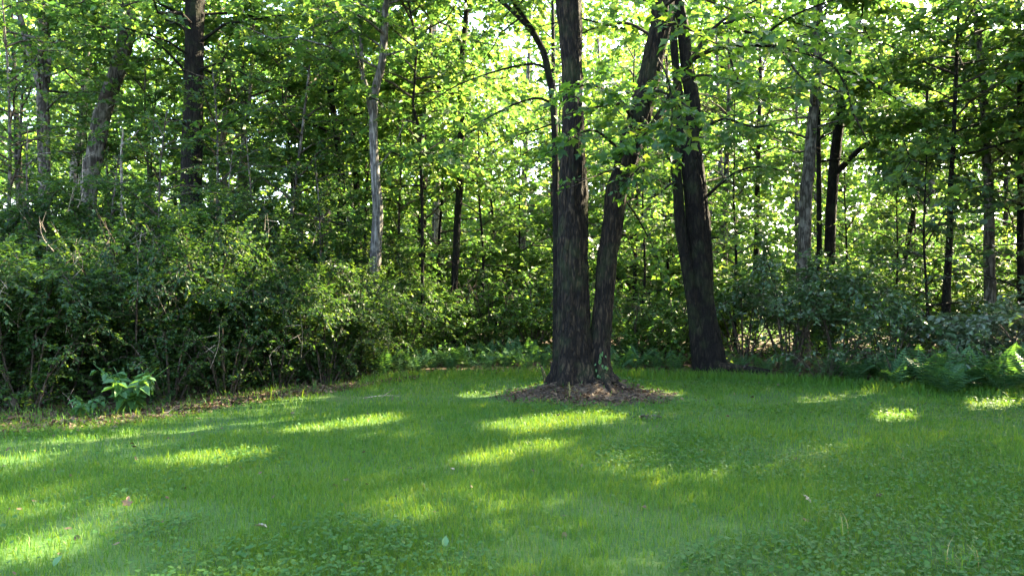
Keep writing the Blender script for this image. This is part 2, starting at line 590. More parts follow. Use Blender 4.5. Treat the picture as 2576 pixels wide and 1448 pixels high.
def tree(name, label, cat, px, Y, m, H, crown=None, leaf=None, tmpl=LOBE, limbs=(), group=None, M=12, N=36, flare=.35,
         ridge=.05, base_u=None, keep_leaves=0, twig_m=TWIG, xyz=None, seed=None, tw_k=1.0):
    """px: (u, v, width) from bottom to top; crown: dict(z0, z1, nb, L, size, dens)"""
    seed = R() * 50 if seed is None else seed
    if xyz is None:
        P = [W(u, v, Y) for u, v, w in px]
        r = [w / 2 / F * Y * tw_k for u, v, w in px]
        g = np.array([P[0][0] if base_u is None else (base_u - U0) / F * Y, Y, 0.])
        if P[0][2] > .25:
            P.insert(0, g); r.insert(0, r[0] * 1.12)
    else:
        P = [np.array(p) for p, w in xyz]; r = [w for p, w in xyz]
    P = np.array(P); r = np.array(r)
    P[0, 2] = float(gz(P[0, 0], P[0, 1])) - .05
    if P[-1, 2] < H:
        d = P[-1] - P[-2]
        d = d / max(d[2], .2)
        d[:2] *= .5
        ex = P[-1] + d * (H - P[-1, 2])
        P = np.vstack([P, (P[-1] + ex) / 2 + [.1 * (R() - .5), .1 * (R() - .5), 0], ex])
        r = np.append(r, [r[-1] * .7, .02])
    base = P[0] + [0, 0, .05]
    t = thing(name, label, cat, base, group)
    obj('trunk', trunk_mesh('trunk', P, r, m, base, M, N, flare, ridge=ridge, seed=seed), t)
    SP = spline(P, 40)
    LV, tw = Leaves(), MB()
    for lm in limbs:
        pts = np.array([W(a[0], a[1], a[2]) for a in lm['p']]) if 'p' in lm else np.array(lm['w'])
        S = spline(pts, 14)
        w = lm.get('r', (.04, .012))
        mb = MB(); mb.tube(S, np.linspace(w[0], w[1], 14), 7)
        mb.build('limb', m, t, base)
        Ls = np.linalg.norm(np.diff(S, axis=0), axis=1).sum()
        if leaf is not None and lm.get('leaf', 1):
            leaf_along(LV, tw, S, Ls, lm.get('size', crown['size'] if crown else .1), lm.get('dens', .9), lm.get('twl', .36), bare=lm.get('bare', .2))
    if crown:
        z0, z1, nb, L, size = crown['z0'], crown['z1'], crown['nb'], crown['L'], crown['size']
        az = R() * 6.28
        for i in range(nb):
            f = (i + R() * .8) / nb
            z = z0 + (z1 - z0) * f
            p = at_height(SP, z)
            az += 2.4 + rng.normal(0, .3)
            el = .25 + .5 * f + rng.normal(0, .22)
            l = L * (1.05 - .55 * f ** 1.5) * (.65 + .6 * R())
            d = np.array([math.cos(az) * math.cos(el), math.sin(az) * math.cos(el), math.sin(el)])
            bm = MB()
            branch(LV, bm if i < crown.get('limbs', 8) else tw, p, d, l, (.006 + .007 * l) * crown.get('bt', 1), size, crown.get('dens', 1.) * (.35 + 1.25 * R()), crown.get('droop', .3),
                   crown.get('twl', .42), crown.get('tilt', .62), crown.get('bare', .22), M=5, twd=crown.get('twd', .6))
            if i < crown.get('limbs', 8): bm.build('limb', m, t, base)
    tw.build('twigs', twig_m, t, base, kind='stuff')
    if leaf is not None and LV.count():
        arr = LV.arrays()
        if keep_leaves:
            P_ = arr[0]
            d = np.linalg.norm(P_ - [0, 0, CAMH], axis=1)
            vis = (np.abs(P_[:, 0] / P_[:, 1]) < .66) & (P_[:, 2] < CAMH + .38 * P_[:, 1])
            o_ = np.argsort(np.where(vis, d, 1e6))
            leaf_parts(t, [a[o_[:keep_leaves]] for a in arr], leaf, MAPLE if tmpl is LOBE else tmpl, base)
            arr = [a[o_[keep_leaves:]] for a in arr]
        obj('crown', leaf_mesh('crown', arr, tmpl, leaf, base), t, kind='stuff')
    return t


def copy_thing(src, loc, rotz, sc, label, group=None):
    r = src.copy(); COL.objects.link(r)
    r.location = loc; r.rotation_euler = (0, 0, rotz); r.scale = (sc, sc, sc)
    r['label'] = label
    if group: r['group'] = group
    elif 'group' in r: del r['group']
    for ch in list(src.children):
        c = ch.copy(); COL.objects.link(c); c.parent = r
    return r


_leafcache = {}


def leaf_parts(t, arr, m, tmpl, base, name='leaf'):
    key = (m.name, id(tmpl))
    if key not in _leafcache:
        vs = []
        for k in range(4):
            tv, tp = tmpl
            tv = tv * [.85 + .1 * k, 1, .4 + .7 * k]
            vs.append(mesh('leaf', tv, tp, m))
        _leafcache[key] = vs
    vs = _leafcache[key]
    P, D, N, X, S = arr
    for i in range(len(P)):
        o = obj(name, vs[i % 4], t)
        Mx = np.eye(4)
        Mx[:3, 0], Mx[:3, 1], Mx[:3, 2], Mx[:3, 3] = X[i] * S[i], D[i] * S[i], N[i] * S[i], P[i] - base
        o.matrix_local = Matrix(Mx.tolist())


# ------------------------------------------------------------------ ground
EDGE = np.array([(-500, 1085), (-200, 1076), (0, 1064), (180, 1056), (300, 1052), (450, 1034), (600, 1008), (750, 992), (900, 974), (1000, 958),
                 (1200, 948), (1400, 944), (1550, 946), (1700, 950), (1850, 954), (2000, 962), (2150, 972), (2300, 984), (2450, 994), (2575, 999),
                 (2800, 1010), (3200, 1020)], float)


def edge_y(x, y):
    u = U0 + F * x / np.maximum(y, .5)
    v = np.interp(u, EDGE[:, 0], EDGE[:, 1])
    return CAMH * F / (v - V0)


def lawn_in(x, y, slack=0.0):
    return y < edge_y(x, y) + slack + .35 * (fbm(x * 1.6 + 9, y * 1.6, o=2) - .5)


def grid(x0, x1, y0, y1, st, zoff=0.):
    xs = np.arange(x0, x1 + st / 2, st); ys = np.arange(y0, y1 + st / 2, st)
    X, Yy = np.meshgrid(xs, ys)
    V = np.stack([X, Yy, gz(X, Yy) + zoff], -1).reshape(-1, 3)
    nx = len(xs)
    i = (np.arange(len(ys) - 1)[:, None] * nx + np.arange(nx - 1)[None]).ravel()
    return V, np.stack([i, i + 1, i + 1 + nx, i + nx], -1)


V, Q = grid(-30, 30, -10, 50, .5, -.012)
big = np.array([[-600, -600, -.06], [600, -600, -.06], [600, 600, -.06], [-600, 600, -.06]])
n0 = len(V)
V = np.vstack([V, big]); Q = np.vstack([Q, [[n0, n0 + 1, n0 + 2, n0 + 3]]])
o = obj('ground', mesh('ground', V, [Q], M_FLOOR, True)); o['kind'] = 'structure'
o['label'] = 'brown forest floor under the trees and thickets'
V, Q = grid(-14, 16, -6, 15.2, .15, 0.004)
c = V[Q].mean(1)
Q = Q[lawn_in(c[:, 0], c[:, 1], .1) | (c[:, 1] < 3)]
o = obj('lawn', mesh('lawn', V, [Q], M_LAWN, True)); o['kind'] = 'structure'
o['label'] = 'mown green lawn in front of the wood'

# bare mound under the double maple
ME = (GP(1480, 1003), 1.25, .85)


def mound_d(x, y):
    return np.sqrt(((x - ME[0][0]) / ME[1]) ** 2 + ((y - ME[0][1] - .1) / ME[2]) ** 2) + .5 * (fbm(x * 2.5, y * 2.5) - .5)


V, Q = grid(-1.2, 3.6, 9.4, 13.2, .08, 0.009)
c = V[Q].mean(1)
Q = Q[mound_d(c[:, 0], c[:, 1]) < 1]
o = obj('bare_soil', mesh('bare_soil', V, [Q], M_MOUND, True)); o['kind'] = 'structure'
o['label'] = 'bare brown mound of soil round the double trunk'

# ------------------------------------------------------------------ grass
def scatter(y0, y1, dens, half=.74, xpad=.8):
    a = (y1 - y0) * 2 * (y1 * half + xpad)
    n = int(a * dens)
    y = y0 + (y1 - y0) * R(n)
    x = (R(n) * 2 - 1) * (y1 * half + xpad)
    k = np.abs(x) < y * half + xpad
    return x[k], y[k]


def blades(x, y, h, w, name, m):
    n = len(x)
    az = R(n) * 6.283
    la = R(n) * 6.283
    ln = h * (.15 + .6 * R(n) ** 1.5)
    z = gz(x, y)
    B = np.stack([x, y, z], -1)
    A = np.stack([np.cos(az), np.sin(az), 0 * az], -1)
    Ld = np.stack([np.cos(la), np.sin(la), 0 * la], -1) * ln[:, None]
    up = np.array([0, 0, 1.])
    w = w[:, None]
    mid = B + up * (h * .6)[:, None] + Ld * .35
    tip = B + up * (h * (1 - .25 * R(n)))[:, None] + Ld
    V = np.stack([B - A * w / 2, B + A * w / 2, mid - A * w * .4, mid + A * w * .4, tip], 1)
    b = (np.arange(n) * 5)[:, None]
    return mesh(name, V.reshape(-1, 3), [np.array([[0, 1, 3, 2]]) + b, np.array([[2, 3, 4]]) + b], m)


xs, ys = [], []
for y0, y1, dn in ((3.4, 5, 5200), (5, 6.5, 3900), (6.5, 8.5, 2500), (8.5, 11, 1500), (11, 14.9, 950)):
    x, y = scatter(y0, y1, dn)
    k = lawn_in(x, y, .15)
    x, y = x[k], y[k]
    md = mound_d(x, y)
    den = np.clip((md - .6) / .8, .06, 1)
    thin = fbm(x * .8 + 4, y * .8 + 2)
    den *= np.clip((thin - .25) * 5, .35, 1)
    den *= np.clip((edge_y(x, y) - y + .2) / .5, .15, 1)
    for wu, wv, wa, wb in ((950, 1004, 1.3, .55), (1250, 1002, 1.0, .5), (650, 1030, 1.5, .45), (1680, 1010, .9, .5)):
        wp = GP(wu, wv)
        den *= 1 - .62 * np.exp(-((x - wp[0]) / wa) ** 2 - ((y - wp[1]) / wb) ** 2)
    k = R(len(x)) < den
    xs.append(x[k]); ys.append(y[k])
x, y = np.concatenate(xs), np.concatenate(ys)
tall = fbm(x * .9 + 20, y * .9)
h = (.035 + .05 * np.clip(tall, 0, 1) + .02 * R(len(x))) * (.7 + .5 * R(len(x)))
h *= np.where(R(len(x)) < .01, 1.8, 1)
w = (.0022 + .0006 * np.clip(y - 3, 0, 12)) * (.8 + .6 * R(len(x)))
o = obj('grass', blades(x, y, h, w, 'grass', L_GRASS), kind='stuff')
tag(o, 'short green grass blades covering the lawn', 'grass')
print('grass blades', len(x))

# broad-leaved ground ivy patches in the lawn
xs, ys = [], []
for y0, y1, dn in ((3.4, 5.5, 1500), (5.5, 8.5, 800), (8.5, 13.5, 330)):
    x, y = scatter(y0, y1, dn)
    k = lawn_in(x, y, -.3) & (mound_d(x, y) > .9)
    x, y = x[k], y[k]
    mk = fbm(x * .7 + 77, y * .7 + 13) + .13 * np.clip(x / y * 2, -1, 1) - .03 + .03 * (y < 5.2)
    k = R(len(x)) < np.clip((mk - .50) * 6, .03, .8)
    xs.append(x[k]); ys.append(y[k])
x, y = np.concatenate(xs), np.concatenate(ys)
n = len(x)
LV = Leaves()
a = R(n) * 6.283
LV.add(np.stack([x, y, gz(x, y) + .035 + .045 * R(n)], -1), np.stack([np.cos(a), np.sin(a), .1 + rng.normal(0, .25, n)], -1),
       np.array([0, 0, 1.]) + rng.normal(0, .35, (n, 3)), (.020 + .020 * R(n)) * (1 + .2 * (y > 8)))
o = obj('ground_ivy', leaf_mesh('ground_ivy', LV.arrays(), T_kite(.95, .5, .10, .05), L_IVY), kind='stuff')
tag(o, 'low broad-leaved weeds growing in patches through the lawn', 'ground cover')
print('ivy', n)

# fallen leaves: on the mound and along the edge of the left thicket
def litter(x, y, name, label, s0=.035, s1=.045):
    n = len(x)
    LV = Leaves()
    a = R(n) * 6.283
    LV.add(np.stack([x, y, gz(x, y) + .014 + .02 * R(n)], -1), np.stack([np.cos(a), np.sin(a), rng.normal(0, .25, n)], -1),
           np.array([0, 0, 1.]) + rng.normal(0, .45, (n, 3)), s0 + s1 * R(n))
    o = obj(name, leaf_mesh(name, LV.arrays(), T_kite(.75, .45, .2, -.1), LITTER), kind='stuff')
    tag(o, label, 'fallen leaves')


x = -1.0 + 4.4 * R(7500); y = 9.6 + 3.4 * R(7500)
k = R(len(x)) < np.clip((1.25 - mound_d(x, y)) * 1.3, 0, 1) * .9
litter(x[k], y[k], 'mound_litter', 'brown fallen leaves on the mound round the double trunk')
u = -150 + 1200 * R(16000); yy = edge_y((u - U0) / F * 10, 10.)
y = yy + rng.normal(.12, .40, len(u)) * np.clip(1.1 - u / 1200, .3, 1)
litter((u - U0) / F * y, y, 'edge_litter', 'brown fallen leaves along the foot of the left thicket', .035, .045)
n = 9000
x = -9 + 22 * R(n); y = 10.5 + 12 * R(n)
k = ~lawn_in(x, y, .1)
litter(x[k], y[k], 'floor_litter', 'fallen leaves scattered on the forest floor', .05, .07)

# ------------------------------------------------------------------ the double maple
mapY = float(GP(1450, 985)[1])


def maple_limb(pts, r, **k):
    return dict(p=pts, r=r, **k)


Ym = mapY
t = tree('maple_tree', 'large dark double-trunked maple on the bare mound at the edge of the lawn', 'tree',
         [(1444, 982, 82), (1443, 940, 80), (1443, 850, 78), (1442, 700, 76), (1440, 600, 76), (1439, 500, 72), (1440, 400, 62), (1441, 300, 55),
          (1440, 240, 52), (1436, 120, 55), (1430, 0, 64), (1425, -150, 56)], Ym, BARK_MAPLE, 17,
         crown=dict(z0=7.0, z1=16.6, nb=40, L=3.9, size=.20, limbs=10, dens=.75), leaf=L_NEAR, tmpl=LOBE, M=80, N=190, flare=.55, ridge=.17,
         keep_leaves=290, seed=4.0, limbs=[
             # low sprays hanging in front of the two stems
             maple_limb([(1590, 300, Ym), (1560, 262, Ym - .7), (1500, 270, Ym - 1.3), (1420, 290, Ym - 1.6)], (.03, .008), size=.13, dens=.95, twl=.30),
             maple_limb([(1570, 390, Ym), (1500, 330, Ym - .7), (1440, 345, Ym - 1.2), (1370, 390, Ym - 1.4)], (.025, .007), size=.13, dens=.9, twl=.28),
             maple_limb([(1560, 420, Ym), (1480, 450, Ym - .8), (1425, 480, Ym - 1.0)], (.014, .005), size=.11, dens=.8, twl=.3),
             maple_limb([(1610, 270, Ym), (1650, 230, Ym - .6), (1700, 250, Ym - 1.2), (1760, 290, Ym - 1.5)], (.03, .008), size=.13, dens=.95, twl=.32),
             maple_limb([(1580, 330, Ym + .1), (1640, 350, Ym - .2), (1680, 390, Ym - .5), (1690, 440, Ym - .6)], (.02, .006), size=.13, dens=.9, twl=.34),
             maple_limb([(1550, 470, Ym + .1), (1610, 560, Ym + .4), (1650, 640, Ym + .6), (1670, 700, Ym + .6)], (.014, .005), size=.12, dens=.8, twl=.3),
             maple_limb([(1650, 140, Ym), (1680, 200, Ym - .9), (1690, 290, Ym - 1.3), (1680, 350, Ym - 1.5)], (.02, .006), size=.14, dens=1.2, twl=.36),
             maple_limb([(1610, 290, Ym), (1630, 320, Ym - .8), (1600, 360, Ym - 1.3), (1540, 400, Ym - 1.6)], (.02, .006), size=.13, dens=1.2, twl=.36),
             maple_limb([(1665, 20, Ym), (1720, -10, Ym - .9), (1800, 10, Ym - 1.5), (1900, 50, Ym - 2)], (.026, .007), size=.14, dens=1.2, twl=.36),
             maple_limb([(1700, 210, Ym), (1760, 190, Ym - .8), (1830, 200, Ym - 1.3), (1900, 230, Ym - 1.6)], (.022, .006), size=.13, dens=1.2, twl=.36),
             maple_limb([(1960, 118, Ym - .6), (2010, 190, Ym - 1), (2060, 220, Ym - 1.2), (2120, 230, Ym - 1.3)], (.018, .006), size=.12, dens=1.2, twl=.4),
             maple_limb([(1820, 60, Ym), (1920, 40, Ym - .6), (2040, 70, Ym - 1), (2160, 110, Ym - 1.3)], (.024, .006), size=.13, dens=1.2, twl=.34),
             maple_limb([(1600, 290, Ym), (1530, 230, Ym - .8), (1470, 215, Ym - 1.4), (1400, 235, Ym - 1.8)], (.024, .007), size=.14, dens=1, twl=.30),
             maple_limb([(1580, 380, Ym), (1620, 400, Ym - .8), (1600, 430, Ym - 1.2), (1560, 470, Ym - 1.4)], (.018, .006), size=.13, dens=1, twl=.34),
             maple_limb([(1660, 80, Ym), (1700, 60, Ym - .8), (1760, 90, Ym - 1.3), (1840, 130, Ym - 1.7)], (.024, .007), size=.14, dens=1.1, twl=.36),
             # the long arching branch to the right
             maple_limb([(1630, 330, Ym), (1680, 255, Ym), (1708, 197, Ym - .1), (1741, 150, Ym - .2), (1800, 122, Ym - .3), (1875, 114, Ym - .4), (1935, 115, Ym - .5),
                         (2030, 135, Ym - .7), (2114, 177, Ym - .8), (2137, 267, Ym - .9), (2180, 351, Ym - 1)], (.055, .010), size=.12, dens=.9, twl=.22, bare=.25),
             maple_limb([(2060, 145, Ym - .7), (2114, 177, Ym - .8), (2164, 190, Ym - .6), (2224, 230, Ym - .5), (2290, 270, Ym - .4)], (.025, .007), size=.12, dens=1, twl=.30),
             maple_limb([(1730, 165, Ym - .2), (1765, 110, Ym - .1), (1791, 75, Ym), (1850, 30, Ym), (1940, -20, Ym)], (.045, .012), size=.12, dens=1, twl=.36),
             maple_limb([(1900, 114, Ym - .4), (1960, 60, Ym - .8), (2040, 20, Ym - 1.2), (2130, -10, Ym - 1.5)], (.025, .008), size=.12, dens=1.1, twl=.34),
             maple_limb([(1650, 100, Ym), (1580, 60, Ym + .5), (1500, 70, Ym + 1), (1430, 100, Ym + 1.4)], (.03, .008), size=.13, dens=.9, twl=.34),
             maple_limb([(1830, 118, Ym - .3), (1850, 190, Ym - .6), (1890, 240, Ym - .8), (1950, 260, Ym - 1)], (.02, .006), size=.12, dens=1, twl=.4),
         ])
base = np.array(t.location)
P2 = np.array([W(u, v, Ym + .02) for u, v, w in [(1512, 985, 1), (1508, 935, 1), (1506, 892, 1), (1518, 770, 1), (1528, 647, 1), (1541, 565, 1), (1550, 484, 1), (1567, 434, 1),
                                                (1596, 334, 1), (1626, 234, 1), (1645, 134, 1), (1661, 67, 1), (1668, 0, 1), (1690, -160, 1), (1720, -400, 1)]])
r2 = np.array([60, 55, 54, 49, 49, 50, 52, 55, 58, 54, 52, 52, 52, 40, 8]) / 2 / F * Ym
P2[0, 2] = gz(P2[0, 0], P2[0, 1]) - .05
o = obj('trunk', trunk_mesh('trunk', P2, r2, BARK_MAPLE, base, 64, 170, .6, .25, .15, lobes=3, seed=9.), t)
o['label'] = 'thinner right-hand trunk leaning away to the right'
# root flaring out to the right of the thinner trunk
mb = MB()
for du, dv, dy in ((72, 22, -.25), (40, 30, -.5)):
    a = P2[0] + [0, 0, .22]
    b = np.array([*GP(1505 + du, 985 + dv - 14), 0]); b[2] = gz(b[0], b[1]) - .02
    mb.tube(spline(np.array([a, a * .45 + b * .55 + [0, 0, -.05], b, b + (b - a) * .25 - [0, 0, .08]]), 10), np.linspace(.085, .025, 10), 10)
mb.build('root', BARK_MAPLE, t, base)
# creeper leaves at the foot of the thinner trunk
LV = Leaves()
n = 26
Pc = np.array([W(1497 + 34 * R(), 880 + 90 * R(), Ym - .17 - .05 * R()) for _ in range(n)])
LV.add(Pc, np.column_stack([rng.normal(0, .4, n), -.2 * np.ones(n), -.8 * np.ones(n)]), np.column_stack([rng.normal(0, .3, n), -np.ones(n), .5 + rng.normal(0, .3, n)]), .035 + .045 * R(n))
cr = thing('creeper', 'small green creeper clinging to the foot of the thinner leaning trunk', 'plant', Pc[np.argmin(Pc[:, 2])])
mb = MB(); mb.tube(spline(np.array([W(1510, 975, Ym - .14), W(1503, 920, Ym - .17), W(1512, 880, Ym - .16)]), 8), .006, 5)
mb.build('stem', TWIG, cr, np.array(cr.location))
leaf_parts(cr, LV.arrays(), L_WEED, OVAL, np.array(cr.location))

# ------------------------------------------------------------------ the other trees one can pick out
C = dict
t3 = tree('maple_tree', 'broad very dark trunk with a thin stem at its side, right of the double maple', 'tree',
          [(1790, 938, 84), (1786, 892, 74), (1772, 770, 60), (1762, 647, 64), (1755, 565, 68), (1748, 484, 64), (1740, 400, 60), (1735, 334, 50), (1742, 270, 42), (1728, 167, 36), (1716, 60, 34), (1700, -60, 30)],
          14.6, BARK_DARK, 17, C(z0=6.0, z1=16.5, nb=40, L=3.8, size=.19, dens=.75), L_MAPLE, M=56, N=130, flare=.25, ridge=.15, tw_k=.88,
          limbs=[dict(p=[(1728, 470, 14.6), (1690, 462, 14.4), (1655, 490, 14.2), (1620, 500, 14)], r=(.03, .008), size=.11),
                 dict(p=[(1770, 500, 14.6), (1840, 440, 14.2), (1900, 420, 14), (1980, 430, 13.6)], r=(.035, .008), size=.12, dens=1.1, twl=.4),
                 dict(p=[(1755, 330, 14.6), (1820, 300, 14.3), (1900, 320, 14), (1990, 300, 13.8)], r=(.035, .008), size=.12, dens=1.1, twl=.4),
                 dict(p=[(1780, 600, 14.6), (1850, 590, 14.3), (1920, 560, 14.2)], r=(.02, .006), size=.11, dens=1.1, twl=.45)])
b3 = np.array(t3.location)
P3 = np.array([W(u, v, 14.55) for u, v in [(1762, 935), (1752, 850), (1742, 760), (1724, 647), (1711, 565), (1705, 484), (1701, 420), (1712, 300), (1700, 180), (1690, 60), (1670, -150)]])
o = obj('trunk', trunk_mesh('trunk', P3, np.linspace(.14, .06, len(P3)), BARK_DARK, b3, 20, 60, .2, ridge=.08), t3)
o['label'] = 'thin second stem close against the left side'

tree('maple_tree', 'slim maple close behind the double trunk, arching left with long bare branches', 'tree',
     [(1400, 760, 20), (1400, 600, 19), (1397, 450, 18), (1395, 330, 17), (1389, 240, 17), (1378, 180, 17), (1366, 130, 16), (1340, 85, 13), (1290, 30, 11), (1220, -30, 9)],
     13.4, BARK_DARK, 7.2, C(z0=6.3, z1=7.1, nb=5, L=1.8, size=.12), L_MAPLE, M=14, N=60, limbs=[
         dict(p=[(1364, 120, 13.4), (1334, 67, 13.2), (1290, 7, 13), (1240, -60, 12.8)], r=(.045, .02), size=.12, dens=.8),
         dict(p=[(1380, 180, 13.4), (1350, 162, 13.3), (1290, 168, 13.2), (1215, 190, 13.1), (1146, 217, 13.1), (1063, 267, 13.2)], r=(.028, .007), size=.11, dens=.7, twl=.2),
         dict(p=[(1391, 262, 13.4), (1350, 247, 13.2), (1290, 264, 13.1), (1230, 295, 13), (1163, 334, 13), (1089, 390, 13)], r=(.025, .006), size=.11, dens=.7, twl=.2),
         dict(p=[(1394, 310, 13.4), (1340, 330, 13.2), (1290, 347, 13.1), (1196, 418, 13)], r=(.018, .006), size=.11, dens=.7, twl=.25),
         dict(p=[(1397, 400, 13.4), (1340, 440, 13.2), (1300, 450, 13)], r=(.014, .005), size=.1, dens=.9, twl=.4)])

tree('ash_tree', 'slender grey trunk forking near the top, standing in the left thicket', 'tree',
     [(938, 790, 30), (944, 650, 28), (950, 540, 26), (946, 468, 24), (939, 334, 21), (943, 234, 20), (959, 167, 19), (966, 100, 19), (969, 33, 17), (975, -40, 15)],
15.2, BARK_SILVER, 12, C(z0=6.0, z1=11.6, nb=28, L=2.8, size=.13), L_MID, M=20, N=80, ridge=.10, limbs=[
         dict(p=[(936, 290, 15.2), (929, 262, 15.2), (918, 210, 15.2), (912, 187, 15.2), (907, 94, 15.2), (900, 0, 15.2)], r=(.065, .03), size=.11, bare=.7),
         dict(p=[(914, 195, 15.2), (900, 150, 15.1), (885, 94, 15)], r=(.03, .012), size=.1),
         dict(p=[(950, 420, 15.2), (990, 370, 15.1), (1020, 300, 15)], r=(.018, .006), size=.1)])

tree('oak_tree', 'tall thick dark trunk rising behind the left thicket', 'tree',
     [(478, 610, 54), (480, 480, 52), (482, 400, 50), (487, 250, 47), (488, 100, 46), (491, 0, 47), (494, -80, 44)], 16.5, BARK_DARK, 13,
     C(z0=6.4, z1=12.6, nb=30, L=3.4, size=.15), L_MID, tmpl=KITE, M=22, N=70, ridge=.1, limbs=[
         dict(p=[(472, 60, 16.5), (440, 30, 16.3), (384, 0, 16), (320, -40, 15.8)], r=(.05, .02), size=.12, dens=.8),
         dict(p=[(482, 200, 16.5), (420, 130, 16.1), (350, 80, 15.8), (290, 60, 15.5)], r=(.035, .008), size=.11, dens=.6, bare=.5),
         dict(p=[(490, 180, 16.5), (560, 160, 16), (620, 190, 15.6), (680, 210, 15.3)], r=(.03, .008), size=.11, dens=1.1, twl=.4),
         dict(p=[(485, 320, 16.5), (430, 300, 16), (360, 310, 15.6)], r=(.03, .008), size=.1, dens=1.2, twl=.45)])

tree('leaning_tree', 'grey mottled trunk leaning to the right, at the left of the wood', 'tree',
     [(222, 500, 40), (228, 434, 42), (240, 384, 42), (255, 300, 41), (265, 267, 40), (286, 207, 38), (303, 150, 38), (318, 84, 37), (326, 0, 32), (333, -60, 30)], 17.5, BARK_GREY, 13.5,
     C(z0=6.5, z1=13, nb=30, L=3, size=.15), L_MID, M=22, N=70, ridge=.08, flare=.2, base_u=195, limbs=[
         dict(p=[(318, 80, 17.5), (290, 66, 17.4), (240, 78, 17.2), (195, 98, 17), (150, 140, 16.9)], r=(.06, .015), size=.11, dens=.7, bare=.45),
         dict(p=[(326, 70, 17.5), (348, 62, 17.2), (380, 40, 17)], r=(.05, .015), size=.11),
         dict(p=[(262, 280, 17.5), (310, 250, 17), (350, 240, 16.6)], r=(.025, .006), size=.1, dens=1.1, twl=.5)])

tf = tree('forked_tree', 'trunk at the far left splitting into three pale upright stems', 'tree',
          [(112, 480, 26), (110, 380, 28), (109, 300, 29), (106, 220, 26), (103, 187, 16), (103, 100, 15), (106, 20, 14), (108, -60, 13)], 16.4, BARK_GREY, 12,
          C(z0=5.6, z1=11.6, nb=32, L=3.0, size=.14), L_MID, M=16, N=60, limbs=[
              dict(p=[(108, 230, 16.4), (90, 184, 16.4), (70, 117, 16.4), (53, 50, 16.3), (33, 0, 16.3), (0, -70, 16.3)], r=(.075, .05), size=.11, bare=.8),
              dict(p=[(110, 235, 16.5), (118, 200, 16.5), (121, 117, 16.5), (117, 50, 16.5), (120, -60, 16.5)], r=(.08, .06), size=.11, bare=.85),
              dict(p=[(108, 330, 16.4), (60, 310, 16), (10, 320, 15.7)], r=(.025, .006), size=.1, dens=1.2, twl=.45),
              dict(p=[(112, 280, 16.4), (160, 240, 16), (210, 240, 15.7)], r=(.025, .006), size=.1, dens=1.2, twl=.45)])

